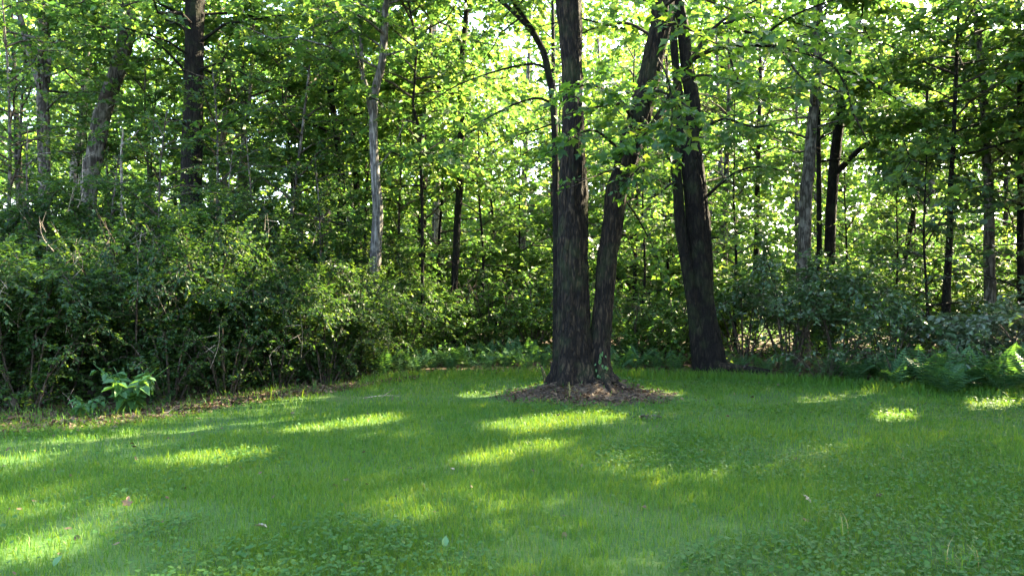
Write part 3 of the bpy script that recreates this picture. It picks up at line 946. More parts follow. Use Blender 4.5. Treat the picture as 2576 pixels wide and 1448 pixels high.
SINGLE = [
    ('birch_tree', 'short pale sunlit trunk left of the leaning grey trunk', [(186, 500, 22), (190, 418, 22), (197, 380, 22), (204, 334, 21), (212, 260, 20)], 21, BARK_PALE, 11, 7, .11),
    ('young_tree', 'thin pale crooked trunk right of the tall thick dark trunk', [(566, 560, 15), (565, 468, 14), (561, 367, 14), (566, 294, 14), (575, 187, 13), (560, 150, 11), (548, 110, 10), (540, 20, 9)], 19.5, BARK_PALE, 10.5, 6.2, .11),
    ('young_tree', 'very thin pale stem leaning right, second right of the tall thick dark trunk', [(585, 560, 10), (598, 468, 10), (611, 367, 10), (625, 284, 9), (635, 117, 8), (642, 0, 7)], 18.5, BARK_PALE, 10, 6.4, .1),
    ('dark_tree', 'crooked dark trunk left of the slender grey forked trunk', [(862, 670, 19), (861, 560, 19), (859, 468, 18), (856, 418, 17), (846, 334, 16), (836, 267, 15), (826, 184, 14), (829, 94, 13), (834, 0, 12)], 18.5, BARK_DARK, 12, 7, .11),
    ('oak_tree', 'grey trunk deep in the wood just left of the crooked dark trunk', [(820, 580, 26), (818, 450, 25), (812, 334, 24), (806, 200, 22), (800, 60, 20)], 24, BARK_GREY, 13, 7.5, .12),
    ('dark_tree', 'short dark trunk between the crooked dark trunk and the grey forked one', [(900, 640, 18), (898, 586, 17), (897, 500, 16), (893, 400, 15), (890, 250, 13)], 21.5, BARK_DARK, 11, 6.5, .11),
    ('pole_tree', 'thin dark wavy stem right of the grey forked trunk', [(1062, 560, 8), (1058, 420, 8), (1053, 327, 7), (1039, 267, 7), (1043, 200, 6), (1044, 100, 6), (1026, 0, 5)], 16, BARK_DARK, 9, 5.2, .1),
    ('birch_tree', 'pale upper trunk in bright foliage above the centre of the wood', [(1100, 520, 18), (1097, 390, 17), (1093, 300, 16), (1090, 184, 15), (1090, 60, 14), (1088, -20, 13)], 26, BARK_PALE, 15, 8.5, .12),
    ('oak_tree', 'dark trunk left of the straight dark trunk in the middle of the wood', [(1058, 720, 18), (1062, 627, 18), (1063, 520, 18), (1066, 430, 18), (1072, 340, 16), (1080, 240, 14)], 20.5, BARK_DARK, 11, 6.2, .11),
    ('dark_tree', 'straight dark trunk midway between the grey forked trunk and the double maple', [(1143, 720, 17), (1146, 647, 18), (1151, 540, 18), (1156, 468, 19), (1160, 367, 18), (1160, 234, 17), (1162, 150, 16), (1170, 67, 14), (1174, 0, 13)], 17.5, BARK_DARK, 12, 7, .11),
    ('oak_tree', 'straight thick trunk leftmost of the right-hand group of trunks', [(2016, 890, 38), (2018, 810, 36), (2022, 647, 34), (2027, 484, 31), (2033, 440, 30), (2040, 334, 26), (2050, 234, 25), (2056, 120, 22), (2060, 0, 20)], 17.8, BARK_GREY, 13, 6.6, .12),
    ('pole_tree', 'thin dark pole between the two thick trunks of the right-hand group', [(2060, 700, 14), (2060, 560, 13), (2059, 420, 12), (2058, 340, 11), (2060, 200, 10)], 19.5, BARK_DARK, 11, 6.8, .11),
    ('dark_tree', 'dark lower trunk at the far right, left of the pale-topped one', [(2378, 819, 23), (2381, 729, 20), (2388, 600, 16), (2390, 484, 13), (2396, 384, 11), (2400, 300, 10)], 16.6, BARK_DARK, 10, 5.6, .11),
    ('leaning_tree', 'short leaning dark stem between the right-hand group and the far right trunks', [(2270, 700, 14), (2285, 600, 13), (2298, 530, 12), (2310, 440, 11), (2325, 330, 9)], 22, BARK_DARK, 10, 6.5, .12),
    ('dark_tree', 'dark trunk cut by the right edge of the picture', [(2572, 870, 20), (2568, 740, 18), (2566, 600, 16), (2566, 450, 14)], 17.5, BARK_DARK, 11, 6, .12),
    ('pole_tree', 'thin trunk in bright leaves well right of the broad very dark trunk', [(1900, 700, 15), (1903, 600, 14), (1904, 484, 13), (1908, 330, 11), (1912, 200, 10)], 23, BARK_DARK, 11, 6.6, .12),
    ('pole_tree', 'short thin trunk just right of the broad very dark trunk', [(1818, 760, 18), (1821, 700, 17), (1823, 600, 15), (1826, 450, 13)], 22, BARK_GREY, 10, 5.8, .12),
    ('pole_tree', 'short thin trunk seen between the double maple and the broad very dark trunk', [(1688, 760, 12), (1690, 690, 12), (1688, 600, 11), (1684, 500, 10)], 23, BARK_DARK, 10, 5.5, .12),
]
for nm, lab, px, Y, bm, H, z0, sz in SINGLE:
    tree(nm, lab, 'tree', px, Y, bm, H, C(z0=z0 * (.8 if Y > 20 else .72), z1=H - .4, nb=30, L=2.4 + .03 * Y, size=sz * (1.45 + (Y > 20) * .3), limbs=6, dens=1.3 if px[0][0] > 950 else 1.2), L_MID if px[0][0] < 950 else L_MAPLE, tmpl=KITE if Y > 19 or px[0][0] < 950 else LOBE, M=12, N=44, ridge=.08)

tree('dead_sapling', 'bare pale dead snag forking like a Y right of the leaning grey trunk', 'dead tree',
     [(306, 470, 7), (305, 420, 7), (306, 365, 6), (309, 340, 5), (308, 322, 4)], 16.2, BARK_PALE, 5.05, None, None, M=7, N=20, flare=.1, limbs=[
         dict(p=[(307, 365, 16.2), (325, 350, 16.1), (340, 338, 16), (349, 328, 15.9)], r=(.022, .010), leaf=0),
         dict(p=[(305, 420, 16.2), (292, 400, 16.1), (284, 392, 16.1)], r=(.014, .006), leaf=0)])
tree('dead_sapling', 'thin curved dead stem without leaves at the left, below the forked trunk', 'dead tree',
     [(118, 500, 5), (105, 470, 5), (90, 445, 4), (72, 415, 4), (66, 385, 3)], 14.4, BARK_PALE, 4.2, None, None, M=6, N=20, flare=.1, limbs=[
         dict(p=[(72, 415, 14.4), (90, 392, 14.3), (112, 386, 14.3), (128, 384, 14.2)], r=(.012, .005), leaf=0)])
tree('oak_tree', 'right-leaning trunk with a long diagonal limb, rightmost thick trunk of the right-hand group', 'tree',
     [(2085, 760, 28), (2086, 690, 27), (2088, 565, 26), (2095, 460, 26), (2103, 367, 25), (2120, 234, 20), (2136, 100, 18), (2146, 0, 16)], 19.5, BARK_DARK, 13,
     C(z0=5.6, z1=12.6, nb=28, L=3, size=.15), L_MAPLE, M=14, N=50, ridge=.08, limbs=[
         dict(p=[(2096, 440, 19.5), (2127, 411, 19.3), (2164, 374, 19.1), (2214, 341, 18.8), (2264, 307, 18.6), (2341, 277, 18.2), (2400, 240, 18)], r=(.085, .025), size=.12, dens=.6, bare=.45)])
tree('oak_tree', 'tall trunk at the far right, pale above and dark below, crowned with dark leaves', 'tree',
     [(2490, 760, 28), (2488, 640, 27), (2487, 484, 23), (2481, 400, 21), (2478, 300, 19), (2468, 167, 17), (2456, 60, 15), (2448, 0, 13)], 17.6, BARK_GREY, 12.5,
     C(z0=4.4, z1=12, nb=30, L=2.7, size=.12, dens=1.0), L_BLUE, tmpl=OVAL, M=14, N=50, ridge=.08)

# ------------------------------------------------------------------ young trees filling the under storey
def sapling(u, Y, H, label, leaf, size, nb=18, L=1.8, z0=.7, tmpl=LOBE, group=None, dens=1., name='sapling', m=BARK_DARK):
    x = (u - U0) / F * Y
    ln = rng.normal(0, .05, 2)
    xyz = [((x + ln[0] * z * 1.2 + .04 * math.sin(z * 1.7), Y + ln[1] * z, z), max(.012 + .006 * (H - z), .008)) for z in np.linspace(0, H, 6)]
    return tree(name, label, 'young tree', None, Y, m, H, C(z0=z0, z1=H - .1, nb=nb, L=L, size=size, dens=dens, limbs=5), leaf, tmpl, M=7, N=16, xyz=xyz, group=group, flare=.1, ridge=.03)


SAP = [
    (40, 13.5, 6.5, 'young tree with fine dark leaves at the left edge of the picture', L_SHRUB, .075, 26, 1.9, 1.5),
    (150, 18.5, 6.8, 'young dark-leaved tree between the far left forked trunk and the leaning one', L_SHRUB, .08, 26, 2.0, 1.5),
    (300, 19, 7.0, 'young dark-leaved tree behind the leaning grey trunk', L_SHRUB, .08, 26, 1.9, 1.5),
    (400, 18.5, 7.4, 'young tree between the leaning grey trunk and the tall thick dark one', L_SHRUB, .08, 28, 2.0, 1.5),
    (560, 15.5, 6.2, 'young dark tree just right of the tall thick dark trunk', L_SHRUB, .08, 26, 1.8, 1.5),
    (690, 16, 7.6, 'young tree with pale twigs midway between thick dark trunk and grey forked trunk', L_SHRUB, .085, 28, 2.1, 1.5),
    (770, 17.5, 7.4, 'young tree left of the crooked dark trunk', L_MID, .09, 26, 2.0, 1.4),
    (890, 18, 6.6, 'young tree behind the grey forked trunk', L_MID, .09, 24, 1.9, 1.4),
    (1010, 17, 5.6, 'bright young maple right of the grey forked trunk', L_MAPLE, .10, 22, 1.9, 1.2),
    (1100, 19.5, 6.8, 'bright young maple left of the straight dark middle trunk', L_MAPLE, .10, 22, 2.0, 1.2),
    (1220, 18.5, 6.2, 'bright young maple right of the straight dark middle trunk', L_MAPLE, .10, 22, 2.0, 1.2),
    (1300, 22, 6.0, 'young maple farther back, left of the double maple', L_MAPLE, .12, 20, 2.0, 1.2),
    (1480, 20, 6.5, 'young maple seen between the two stems of the double maple', L_MAPLE, .11, 20, 2.0, 1.2),
    (1620, 17.5, 5.5, 'bright young maple between the double maple and the broad very dark trunk', L_MAPLE, .11, 20, 1.9, 1.0),
    (1680, 21, 7.0, 'young maple behind the broad very dark trunk, on its left', L_MAPLE, .12, 20, 2.0, 1.2),
    (1850, 18, 6.2, 'young maple right of the broad very dark trunk', L_MAPLE, .11, 22, 2.0, 1.0),
    (2130, 21, 5.4, 'pale green young maple right of the right-hand group of trunks', L_MAPLE, .12, 18, 1.9, 1.2),
    (2250, 18.5, 4.6, 'young tree under the long diagonal limb', L_MAPLE, .11, 18, 1.9, 1.0),
    (2330, 16.5, 4.6, 'dark young tree left of the two far right trunks', L_BLUE, .10, 22, 1.8, .8),
    (2600, 16.5, 6.5, 'dark young tree at the right edge of the picture', L_BLUE, .10, 26, 2.0, .8),
]
PROTO = {}
LM = [(60, 'the far left forked trunk'), (230, 'the leaning grey trunk'), (350, 'the thicket beside the leaning grey trunk'), (485, 'the tall thick dark trunk'), (600, 'the two thin pale stems'),
      (715, 'the middle of the left thicket'), (845, 'the crooked dark trunk'), (945, 'the grey forked trunk'), (1055, 'the thin wavy stem'), (1150, 'the straight dark middle trunk'),
      (1240, 'the clearing left of the slim arching maple'), (1330, 'the slim arching maple'), (1440, 'the double maple'), (1540, 'the leaning trunk of the double maple'),
      (1640, 'the gap right of the double maple'), (1750, 'the broad very dark trunk'), (1840, 'the fallen log'), (1910, 'the thin trunk right of the broad dark one'),
      (2025, 'the leftmost trunk of the right-hand group'), (2095, 'the trunk with the diagonal limb'), (2200, 'the long diagonal limb'), (2300, 'the short leaning dark stem'),
      (2385, 'the nearer far right trunk'), (2480, 'the pale-topped far right trunk'), (2560, 'the trunk at the right edge')]
_used = set()


def lm_label(kind, u, words='behind'):
    for _, nm_ in sorted(LM, key=lambda a: abs(a[0] - u)):
        lab = '%s %s %s' % (kind, words, nm_)
        if lab not in _used:
            _used.add(lab)
            return lab


def put_sapling(u, Y, H, lab, lf, sz, nb, L, z0, nvar=3):
    key = (lf.name, int(R() * nvar))
    if key not in PROTO:
        PROTO[key] = (sapling(u, Y, H, lab, lf, sz * 1.15, int(nb * (.95 if lf is L_SHRUB else 1.05)), L * 1.1, z0 * .7, tmpl=OVAL if lf is L_BLUE else (KITE if lf is L_SHRUB else LOBE),
                              m=BARK_GREY if lf is L_SHRUB else BARK_DARK, dens=1.15), H)
        return
    src, h0 = PROTO[key]
    x = (u - U0) / F * Y
    copy_thing(src, (x, Y, float(gz(x, Y))), R() * 6.28, H / h0, lab)


for u, Y, H, lab, lf, sz, nb, L, z0 in SAP:
    put_sapling(u, Y, H, lab, lf, sz, nb, L, z0)
for u, Y, H in [(90, 12.8, 4.5), (230, 13.4, 4.0), (375, 13.0, 4.7), (530, 13.8, 4.2), (680, 14.4, 4.5), (820, 15.2, 4.2)]:
    put_sapling(u, Y, H, lm_label('dark young tree rising from the thicket', u, 'below'), L_SHRUB, .08, 22, 1.6, .9)
# fillers farther in
for u, Y, H, lf in [(20, 17.5, 8, L_SHRUB), (240, 22, 8, L_MID), (350, 21, 8, L_MID), (440, 22, 8.5, L_MID), (640, 19.5, 8.5, L_SHRUB),
                    (730, 21, 9, L_MID), (830, 20.5, 8.5, L_MID), (920, 22, 9, L_MID), (1050, 22.5, 9, L_MAPLE), (1250, 21.5, 8, L_MAPLE),
                    (1420, 22.5, 8.5, L_MAPLE), (1600, 20, 8, L_MAPLE), (1740, 18.5, 7.5, L_MAPLE), (2300, 23, 6, L_MAPLE), (2570, 20, 8.5, L_BLUE), (2640, 17.5, 8, L_BLUE)]:
    kind = {'leaf_thicket': 'dense dark young tree', 'leaf_understory': 'leafy young tree', 'leaf_maple': 'leafy young maple', 'leaf_broad_shrub': 'dense bluish tree'}[lf.name]
    put_sapling(u, Y, H, lm_label(kind, u), lf, .1, 22, 2.0, 1.2)

# trees deeper in the wood
gB = 'slim trees deep in the wood'
deep = [(-9.5, 27), (-13, 33), (-6, 29), (-16, 25), (-3.2, 31), (-8, 38), (-1, 36), (1.6, 28), (4.2, 34), (9, 32), (2.2, 42), (-12, 43), (8, 42), (14.5, 36), (20, 36), (-20, 36), (-4.5, 45)]
dp = []
deep += [(-7.5, 34), (-15, 38), (0.3, 33), (5.5, 31), (26, 40), (-18, 31), (3, 46), (6.5, 38), (11.5, 44), (16, 40), (13, 34.5), (19, 44), (22, 39), (25, 46), (9.5, 49), (0, 48), (-8, 48), (-16, 46), (28, 42)]
for x, y in deep:
    H = 11 + 4 * R()
    lab = lm_label('slim tree deep in the wood', U0 + F * x / y) or lm_label('slim tree very deep in the wood', U0 + F * x / y)
    if len(dp) < 5:
        rr = .10 + .09 * R()
        l = rng.normal(0, .03)
        xyz = [((x + l * z, y, z), rr * (1 - .8 * z / H)) for z in np.linspace(0, H, 5)]
        dp.append((tree('forest_tree', lab, 'tree', None, y, BARK_GREY if R() < .5 else BARK_DARK, H,
                  C(z0=1.6, z1=H - .3, nb=26, L=3.3, size=.25, dens=.85, limbs=3, twl=.45), L_FAR, LOBE, M=8, N=20, xyz=xyz, group=gB), H))
    else:
        src, h0 = dp[int(R() * 5)]
        copy_thing(src, (x, y, 0), R() * 6.28, H / h0, lab, gB)

# the far wood: one mass nobody could count
n = 5600
cx = -48 + 104 * R(n); cyy = 44 + 26 * R(n); cz = 25 * R(n) ** 1.15
k = fbm(cx * .16 + 3, cz * .3, cyy * .05) > .39 + .007 * cz
cx, cyy, cz = cx[k], cyy[k], cz[k]
LV = Leaves()
for a, b, c_ in zip(cx, cyy, cz):
    m_ = 38
    d = nrm(rng.normal(0, 1, (m_, 3))) * (1.9 * R(m_) ** .45)[:, None] * [1.25, 1.25, .75]
    P = np.array([a, b, c_ + .3]) + d
    P[:, 2] = np.maximum(P[:, 2], .1)
    LV.add(P, nrm(rng.normal(0, 1, (m_, 3)) + [0, 0, -.3]), np.array([0, 0, 1.]) + rng.normal(0, .6, (m_, 3)), .36 + .22 * R(m_))
o = obj('far_wood', leaf_mesh('far_wood', LV.arrays(), WIDE, L_FAR), kind='stuff')
tag(o, 'sunlit mass of foliage far back between the trunks', 'woodland')
print('far wood leaves', LV.count())

# trees that stand beside the lawn beyond the right edge and shade it
gR = 'tall trees beside the lawn'
for x, y, H in [(12.6, 13.8, 15), (14.5, 17.0, 18), (11.0, 9.3, 15), (15.5, 11.5, 19), (20, 14, 20), (13.2, 6.0, 17), (18.5, 8.0, 20), (9.4, 5.4, 12), (22, 19, 20), (23, 11.5, 21), (9.0, 2.5, 13), (14, 2, 18), (17.5, 19, 18)]:
    xyz = [((x + .1 * math.sin(z), y, z), .2 * (1 - .85 * z / H)) for z in np.linspace(0, H, 5)]
    tree('maple_tree', 'tall leafy tree beside the lawn beyond the right edge', 'tree', None, y, BARK_DARK, H,
         C(z0=3.0 if x < 16 else 5.5, z1=H - .3, nb=46, L=3.7, size=.27, dens=.95, limbs=5, twl=.5, bt=1.0, twd=.12), L_MAPLE, KITE, M=10, N=24, xyz=xyz, group=gR)

# ------------------------------------------------------------------ shrubs
def shrub(u, Y, H, spread, label, leaf, size, stems=10, tmpl=OVAL, name='shrub', dens=1.0, arch=.45, low=.12, bare_twigs=0, keep=0, cat='shrub', bark=TWIG, tilt=.4, x=None):
    x = (u - U0) / F * Y if x is None else x
    base = np.array([x, Y, float(gz(x, Y))])
    t = thing(name, label, cat, base)
    LV, tw = Leaves(), MB()
    az = R() * 6
    for i in range(stems):
        az += 2.4 + rng.normal(0, .25)
        rad = spread * (.15 + .85 * math.sqrt((i + .5) / stems))
        h = H * (1.05 - .42 * (rad / spread) ** 2) * (.85 + .25 * R())
        d = np.array([math.cos(az), math.sin(az), 0])
        p0 = base + d * (.12 + .12 * rad) * R() - [0, 0, .03]
        P = spline(np.array([p0, p0 + d * rad * .35 + [0, 0, h * .55], p0 + d * rad * .8 + [0, 0, h * .95], p0 + d * rad * 1.1 + [0, 0, h * (1 - arch * .3)]]), 9)
        mb = MB(); mb.tube(P, np.linspace(.010 + .004 * H, .004, 9), 5)
        mb.build('stem', bark, t, base)
        L = np.linalg.norm(np.diff(P, axis=0), axis=1).sum()
        leaf_along(LV, tw, P, L, size, dens * 1.15, .30 * spread / 1.2 + .08, tilt, low)
    if bare_twigs:
        mb = MB()
        for i in range(bare_twigs):
            a = R() * 6.28
            p = base + np.array([math.cos(a) * spread * R(), -abs(math.sin(a)) * spread * .9, H * (.35 + .6 * R())])
            d = nrm(np.array([rng.normal(0, .6), rng.normal(-.3, .4), .6 + .5 * R()]))
            l = .3 + .45 * R()
            q = p + d * l + rng.normal(0, .08, 3)
            mb.tube(spline(np.array([p, (p + q) / 2 + rng.normal(0, .05, 3), q]), 6), np.linspace(.0045, .002, 6), 4)
            for k in range(3):
                s = p + (q - p) * (.35 + .5 * R())
                mb.tube(np.array([s, s + nrm(rng.normal(0, 1, 3) + d) * l * .35]), [.004, .002], 3)
        mb.build('dead_twigs', TWIG_PALE, t, base, kind='stuff')
    tw.build('twigs', bark, t, base, kind='stuff')
    arr = LV.arrays()
    if keep:
        d = arr[0][:, 1] + .3 * R(len(arr[0]))
        o_ = np.argsort(d)
        leaf_parts(t, [a[o_[:keep]] for a in arr], leaf, tmpl, base)
        arr = [a[o_[keep:]] for a in arr]
    if len(arr[0]):
        obj('foliage', leaf_mesh('foliage', arr, tmpl, leaf, base), t, kind='stuff')
    return t


SHR = [
    # left thicket, front row then back row
    (20, 10.3, 2.3, 1.25, 'dark small-leaved bush at the left edge of the picture, front row', .062, 14, 5),
    (-150, 10.0, 2.3, 1.3, 'dark small-leaved bush just beyond the left edge of the picture', .062, 12, 3),
    (170, 11.2, 2.1, 1.3, 'dark bush behind the broad-leaved weed, on its left', .062, 14, 6),
    (340, 11.3, 2.4, 1.3, 'dark bush straight behind the broad-leaved weed', .06, 14, 6),
    (500, 11.9, 2.75, 1.25, 'dark bush right of the broad-leaved weed, below the thick dark trunk', .06, 14, 6),
    (640, 12.6, 2.15, 1.2, 'bush with sun-flecked top in the middle of the left thicket', .06, 14, 5),
    (770, 13.2, 2.1, 1.15, 'yellow-green sunlit bush near the right end of the left thicket', .06, 13, 4),
    (885, 13.9, 1.9, 1.05, 'dark bush ending the left thicket beside the lawn corner', .055, 12, 2),
    (70, 9.9, 1.2, .8, 'low dark bush at the left end of the thicket, left of the weed', .06, 9, 1),
    (430, 10.8, 1.1, .75, 'low dark bush right behind the right half of the weed', .06, 9, 1),
    (570, 11.4, 1.3, .8, 'low leafy bush where the leaf litter begins', .06, 9, 2),
    (700, 12.2, 1.2, .75, 'low leafy bush above the middle of the leaf litter', .06, 9, 1),
    (820, 12.9, 1.25, .75, 'low sun-flecked bush above the right end of the leaf litter', .06, 9, 1),
    (930, 14.0, 1.0, .7, 'low dark bush at the right tip of the left thicket', .06, 9, 0),
    (90, 13.2, 3.3, 1.5, 'tall bush in the back row at the far left', .07, 14, 6),
    (280, 13.4, 3.6, 1.5, 'tall bush in the back row under the leaning grey trunk', .07, 14, 8),
    (450, 14, 2.8, 1.5, 'tall bush with pale dead twigs in front of the thick dark trunk', .07, 14, 10),
    (620, 14.6, 3.4, 1.5, 'tall bush in the back row right of the thick dark trunk', .07, 14, 7),
    (790, 15.2, 2.7, 1.4, 'tall bush in the back row below the crooked dark trunk', .07, 13, 4),
    (930, 16, 2.5, 1.3, 'bush round the foot of the grey forked trunk', .07, 12, 3),
]
SPROTO = {}


def put_shrub(key, u, Y, H, s, lab, *a, **k):
    if key not in SPROTO:
        SPROTO[key] = (shrub(u, Y, H, s, lab, *a, **k), H, s)
        return
    src, h0, s0 = SPROTO[key]
    x = (u - U0) / F * Y
    c_ = copy_thing(src, (x, Y, float(gz(x, Y))), R() * 6.28, 1, lab)
    c_.scale = (s / s0, s / s0, H / h0)


for i, (u, Y, H, s, lab, sz, st, bt) in enumerate(SHR):
    put_shrub(('front', i % 4) if i < 8 else (('low', i % 2) if i < 14 else ('back', i % 3)), u, Y, H, s, lab, L_SHRUB, sz, int(st * 1.6), bare_twigs=bt, dens=1.5, tmpl=OVAL if i < 14 else KITE, low=.02)
SHR2 = [
    # centre
    (1010, 15.5, 1.5, 1.0, 'low green bush at the left of the clearing behind the lawn', L_MID, .075, 9),
    (1110, 17.2, 2.0, 1.3, 'rounded green bush left of centre behind the lawn', L_MID, .08, 11),
    (1230, 17.8, 1.9, 1.3, 'bush with brown shadowed stems in the centre behind the lawn', L_MID, .08, 11),
    (1340, 18.0, 2.1, 1.3, 'green bush left of the double maple, behind the lawn', L_MID, .08, 11),
    (1470, 18.6, 1.9, 1.3, 'bush glimpsed between the stems of the double maple', L_MID, .08, 10),
    (1590, 16.5, 1.5, 1.2, 'dark bush right of the leaning trunk of the double maple', L_MID, .075, 11),
    (1690, 16.8, 1.7, 1.2, 'dark bush left of the broad very dark trunk', L_MID, .075, 11),
    (1160, 22, 2.8, 1.8, 'tall bush farther back left of centre', L_MAPLE, .11, 11),
    (1340, 23, 2.8, 1.8, 'tall sunlit bush farther back in the centre', L_MAPLE, .11, 11),
    (1600, 22, 2.8, 1.8, 'tall bush farther back right of the double maple', L_MAPLE, .11, 11),
    (1000, 21, 2.8, 1.7, 'tall bush farther back beyond the grey forked trunk', L_MID, .1, 11),
    # right
    (1870, 16, 2.0, 1.0, 'dark arching shrub right of the broad very dark trunk', L_BLUE, .085, 10),
    (1985, 15.2, 2.4, 1.2, 'arching dark shrub in front of the leftmost trunk of the right-hand group', L_BLUE, .09, 11),
    (2110, 14.6, 1.9, 1.3, 'spreading shrub with pale layered leaves, middle of the right side', L_BLUE, .10, 11),
    (2230, 14.0, 1.55, 1.2, 'low spreading broad-leaved shrub sloping down to the right', L_BLUE, .105, 10),
    (2350, 14.5, 1.15, 1.1, 'low broad-leaved shrub below the nearer far right trunk', L_BLUE, .105, 10),
    (2480, 13.6, 1.4, 1.1, 'broad-leaved shrub with painted sky sheen at the right side', L_SHEEN, .115, 11),
    (2620, 13.2, 1.6, 1.3, 'broad-leaved shrub with painted sky sheen at the right edge of the picture', L_SHEEN, .115, 11),
    (2080, 13.3, .75, .7, 'low bluish plant at the foot of the arching dark shrub', L_BLUE, .09, 8),
    (2250, 12.7, .8, .7, 'low bluish plant among the ferns below the sloping shrub', L_BLUE, .09, 8),
    (2400, 12.4, .8, .75, 'low bluish plant among the ferns below the shrub with painted sky sheen', L_BLUE, .10, 8),
    (2540, 12.2, .9, .75, 'low bluish plant among the ferns at the right edge', L_BLUE, .10, 8),
    (2040, 19.5, 2.4, 1.6, 'bright bush behind the right-hand group of trunks', L_MAPLE, .11, 10),
    (2290, 20.5, 2.4, 1.7, 'bright bush far back below the diagonal limb', L_MAPLE, .11, 10),
    (2480, 20, 2.4, 1.7, 'bright bush far back between the far right trunks', L_MAPLE, .11, 10),
    (1830, 22, 2.5, 1.7, 'bright bush far back right of the broad very dark trunk', L_MAPLE, .11, 10),
]
for i, (u, Y, H, s, lab, lf, sz, st) in enumerate(SHR2):
    put_shrub((lf.name, H < 1, i % (4 if lf is L_BLUE else 3)), u, Y, H, s, lab, lf, sz, int(st * (1.2 if lf is L_BLUE else 1.5)), tmpl=LOBE if lf is L_MAPLE else OVAL, keep=170 if lf is L_SHEEN else 0, dens=.95 if lf is L_BLUE else 1.2, low=.35 if lf is L_BLUE and H > 1 else .04)

n = 30000
x = -14 + 30 * R(n); y = 10 + 22 * R(n) ** 1.4
k = (y > edge_y(x, np.maximum(y, 9)) + .9) & (np.abs(x) < y * .75)
x, y = x[k], y[k]
hh = .1 + .75 * fbm(x * .5, y * .5)
LV = Leaves(); n = len(x); a = R(n) * 6.28
LV.add(np.column_stack([x, y, gz(x, y) + .05 + hh * R(n)]), np.column_stack([np.cos(a), np.sin(a), rng.normal(-.1, .3, n)]), np.array([0, 0, 1.]) + rng.normal(0, .5, (n, 3)), .07 + .08 * R(n))
o = obj('undergrowth', leaf_mesh('undergrowth', LV.arrays(), KITE, L_MID), kind='stuff')
tag(o, 'low leafy undergrowth covering the forest floor between the bushes', 'undergrowth')

# ------------------------------------------------------------------ broad-leaved weed in front of the left thicket
def weed(u, v, label, n_st=8, H=.55, spread=.55, size=.15, name='broad_leaved_weed'):
    p = GP(u, v)
    base = np.array([p[0], p[1], float(gz(*p))])
    t = thing(name, label, 'plant', base)
    LV = Leaves()
    for i in range(n_st):
        a = i * 2.4 + R()
        r = spread * (.3 + .8 * R())
        h = H * (.6 + .45 * R())
        d = np.array([math.cos(a), math.sin(a) * .8, 0])
        P = spline(np.array([base, base + d * r * .4 + [0, 0, h * .6], base + d * r + [0, 0, h]]), 7)
        mb = MB(); mb.tube(P, np.linspace(.009, .004, 7), 5)
        mb.build('stem', L_WEED, t, base)
        for k in range(13):
            f = .3 + .7 * (k + R()) / 13
            q = P[min(int(f * 6), 6)]
            b = a + k * 2.4 + rng.normal(0, .3)
            LV.add(q[None] + rng.normal(0, .02, (1, 3)), np.array([[math.cos(b), math.sin(b), -.15 + rng.normal(0, .2)]]),
                   np.array([[rng.normal(0, .3), rng.normal(-.2, .3), 1]]), np.array([size * (.6 + .7 * R())]))
    leaf_parts(t, LV.arrays(), L_WEED, T_OV2, base)
    return t


T_OV2 = T_oval(.62, .07, .2)
weed(325, 1044, 'bright green broad-leaved weed in front of the left thicket', 15, .62, .62, .14)
weed(218, 1052, 'small broad-leaved weed at the left foot of the larger one', 5, .26, .28, .11)

# ------------------------------------------------------------------ ferns and low leafy plants along the edge
def frond_mesh(L, bend, m):
    V, T = [], []
    t = np.linspace(0, 1, 15)
    P = np.stack([0 * t, L * (t - .12 * bend * t ** 2), L * (.95 * t - .75 * bend * t ** 2)], -1)
    tv, tq = tube(P, np.linspace(.005, .0015, 15), 3)
    mb = MB(); mb.add(tv, tq)
    for i in range(2, 15):
        l = L * .30 * math.sin(math.pi * min(1, (.12 + t[i] * .9)) ** .8) * (1.05 - .3 * t[i]) + .01
        d = nrm(P[min(i + 1, 14)] - P[i - 1])
        for s in (1, -1):
            D = nrm(np.array([s * .9, .38 * d[1], .38 * d[2] - .12]))
            X = nrm(np.cross(D, [0, 0, 1.]))
            w = L * .038
            c0 = P[i]
            mb.add(np.array([c0, c0 + D * l * .45 + X * w, c0 + D * l - [0, 0, .1 * l], c0 + D * l * .45 - X * w]), None, np.array([[0, 1, 2], [0, 2, 3]]))
    return mesh('frond', np.concatenate(mb.V), [np.concatenate(mb.Q), np.concatenate(mb.T)], m)


FR = [frond_mesh(l, b, L_FERN) for l, b in ((.70, .55), (.78, .75), (.62, .45))]


ORD = ['leftmost', 'second', 'third', 'fourth', 'fifth', 'sixth', 'seventh', 'eighth', 'ninth', 'tenth', 'eleventh', 'twelfth', 'thirteenth', 'fourteenth', 'fifteenth', 'sixteenth', 'rightmost']


def fern(u, v, scale, label, group=None, n=10):
    p = GP(u, v)
    t = thing('fern', label, 'fern', (p[0], p[1], float(gz(*p))), group)
    for i in range(n):
        o = obj('frond', FR[i % 3], t)
        o.rotation_euler = (rng.normal(.38, .16), rng.normal(0, .12), i * 2.4 + R() * .5)
        s = scale * (.6 + .4 * R())
        o.scale = (s, s, s)


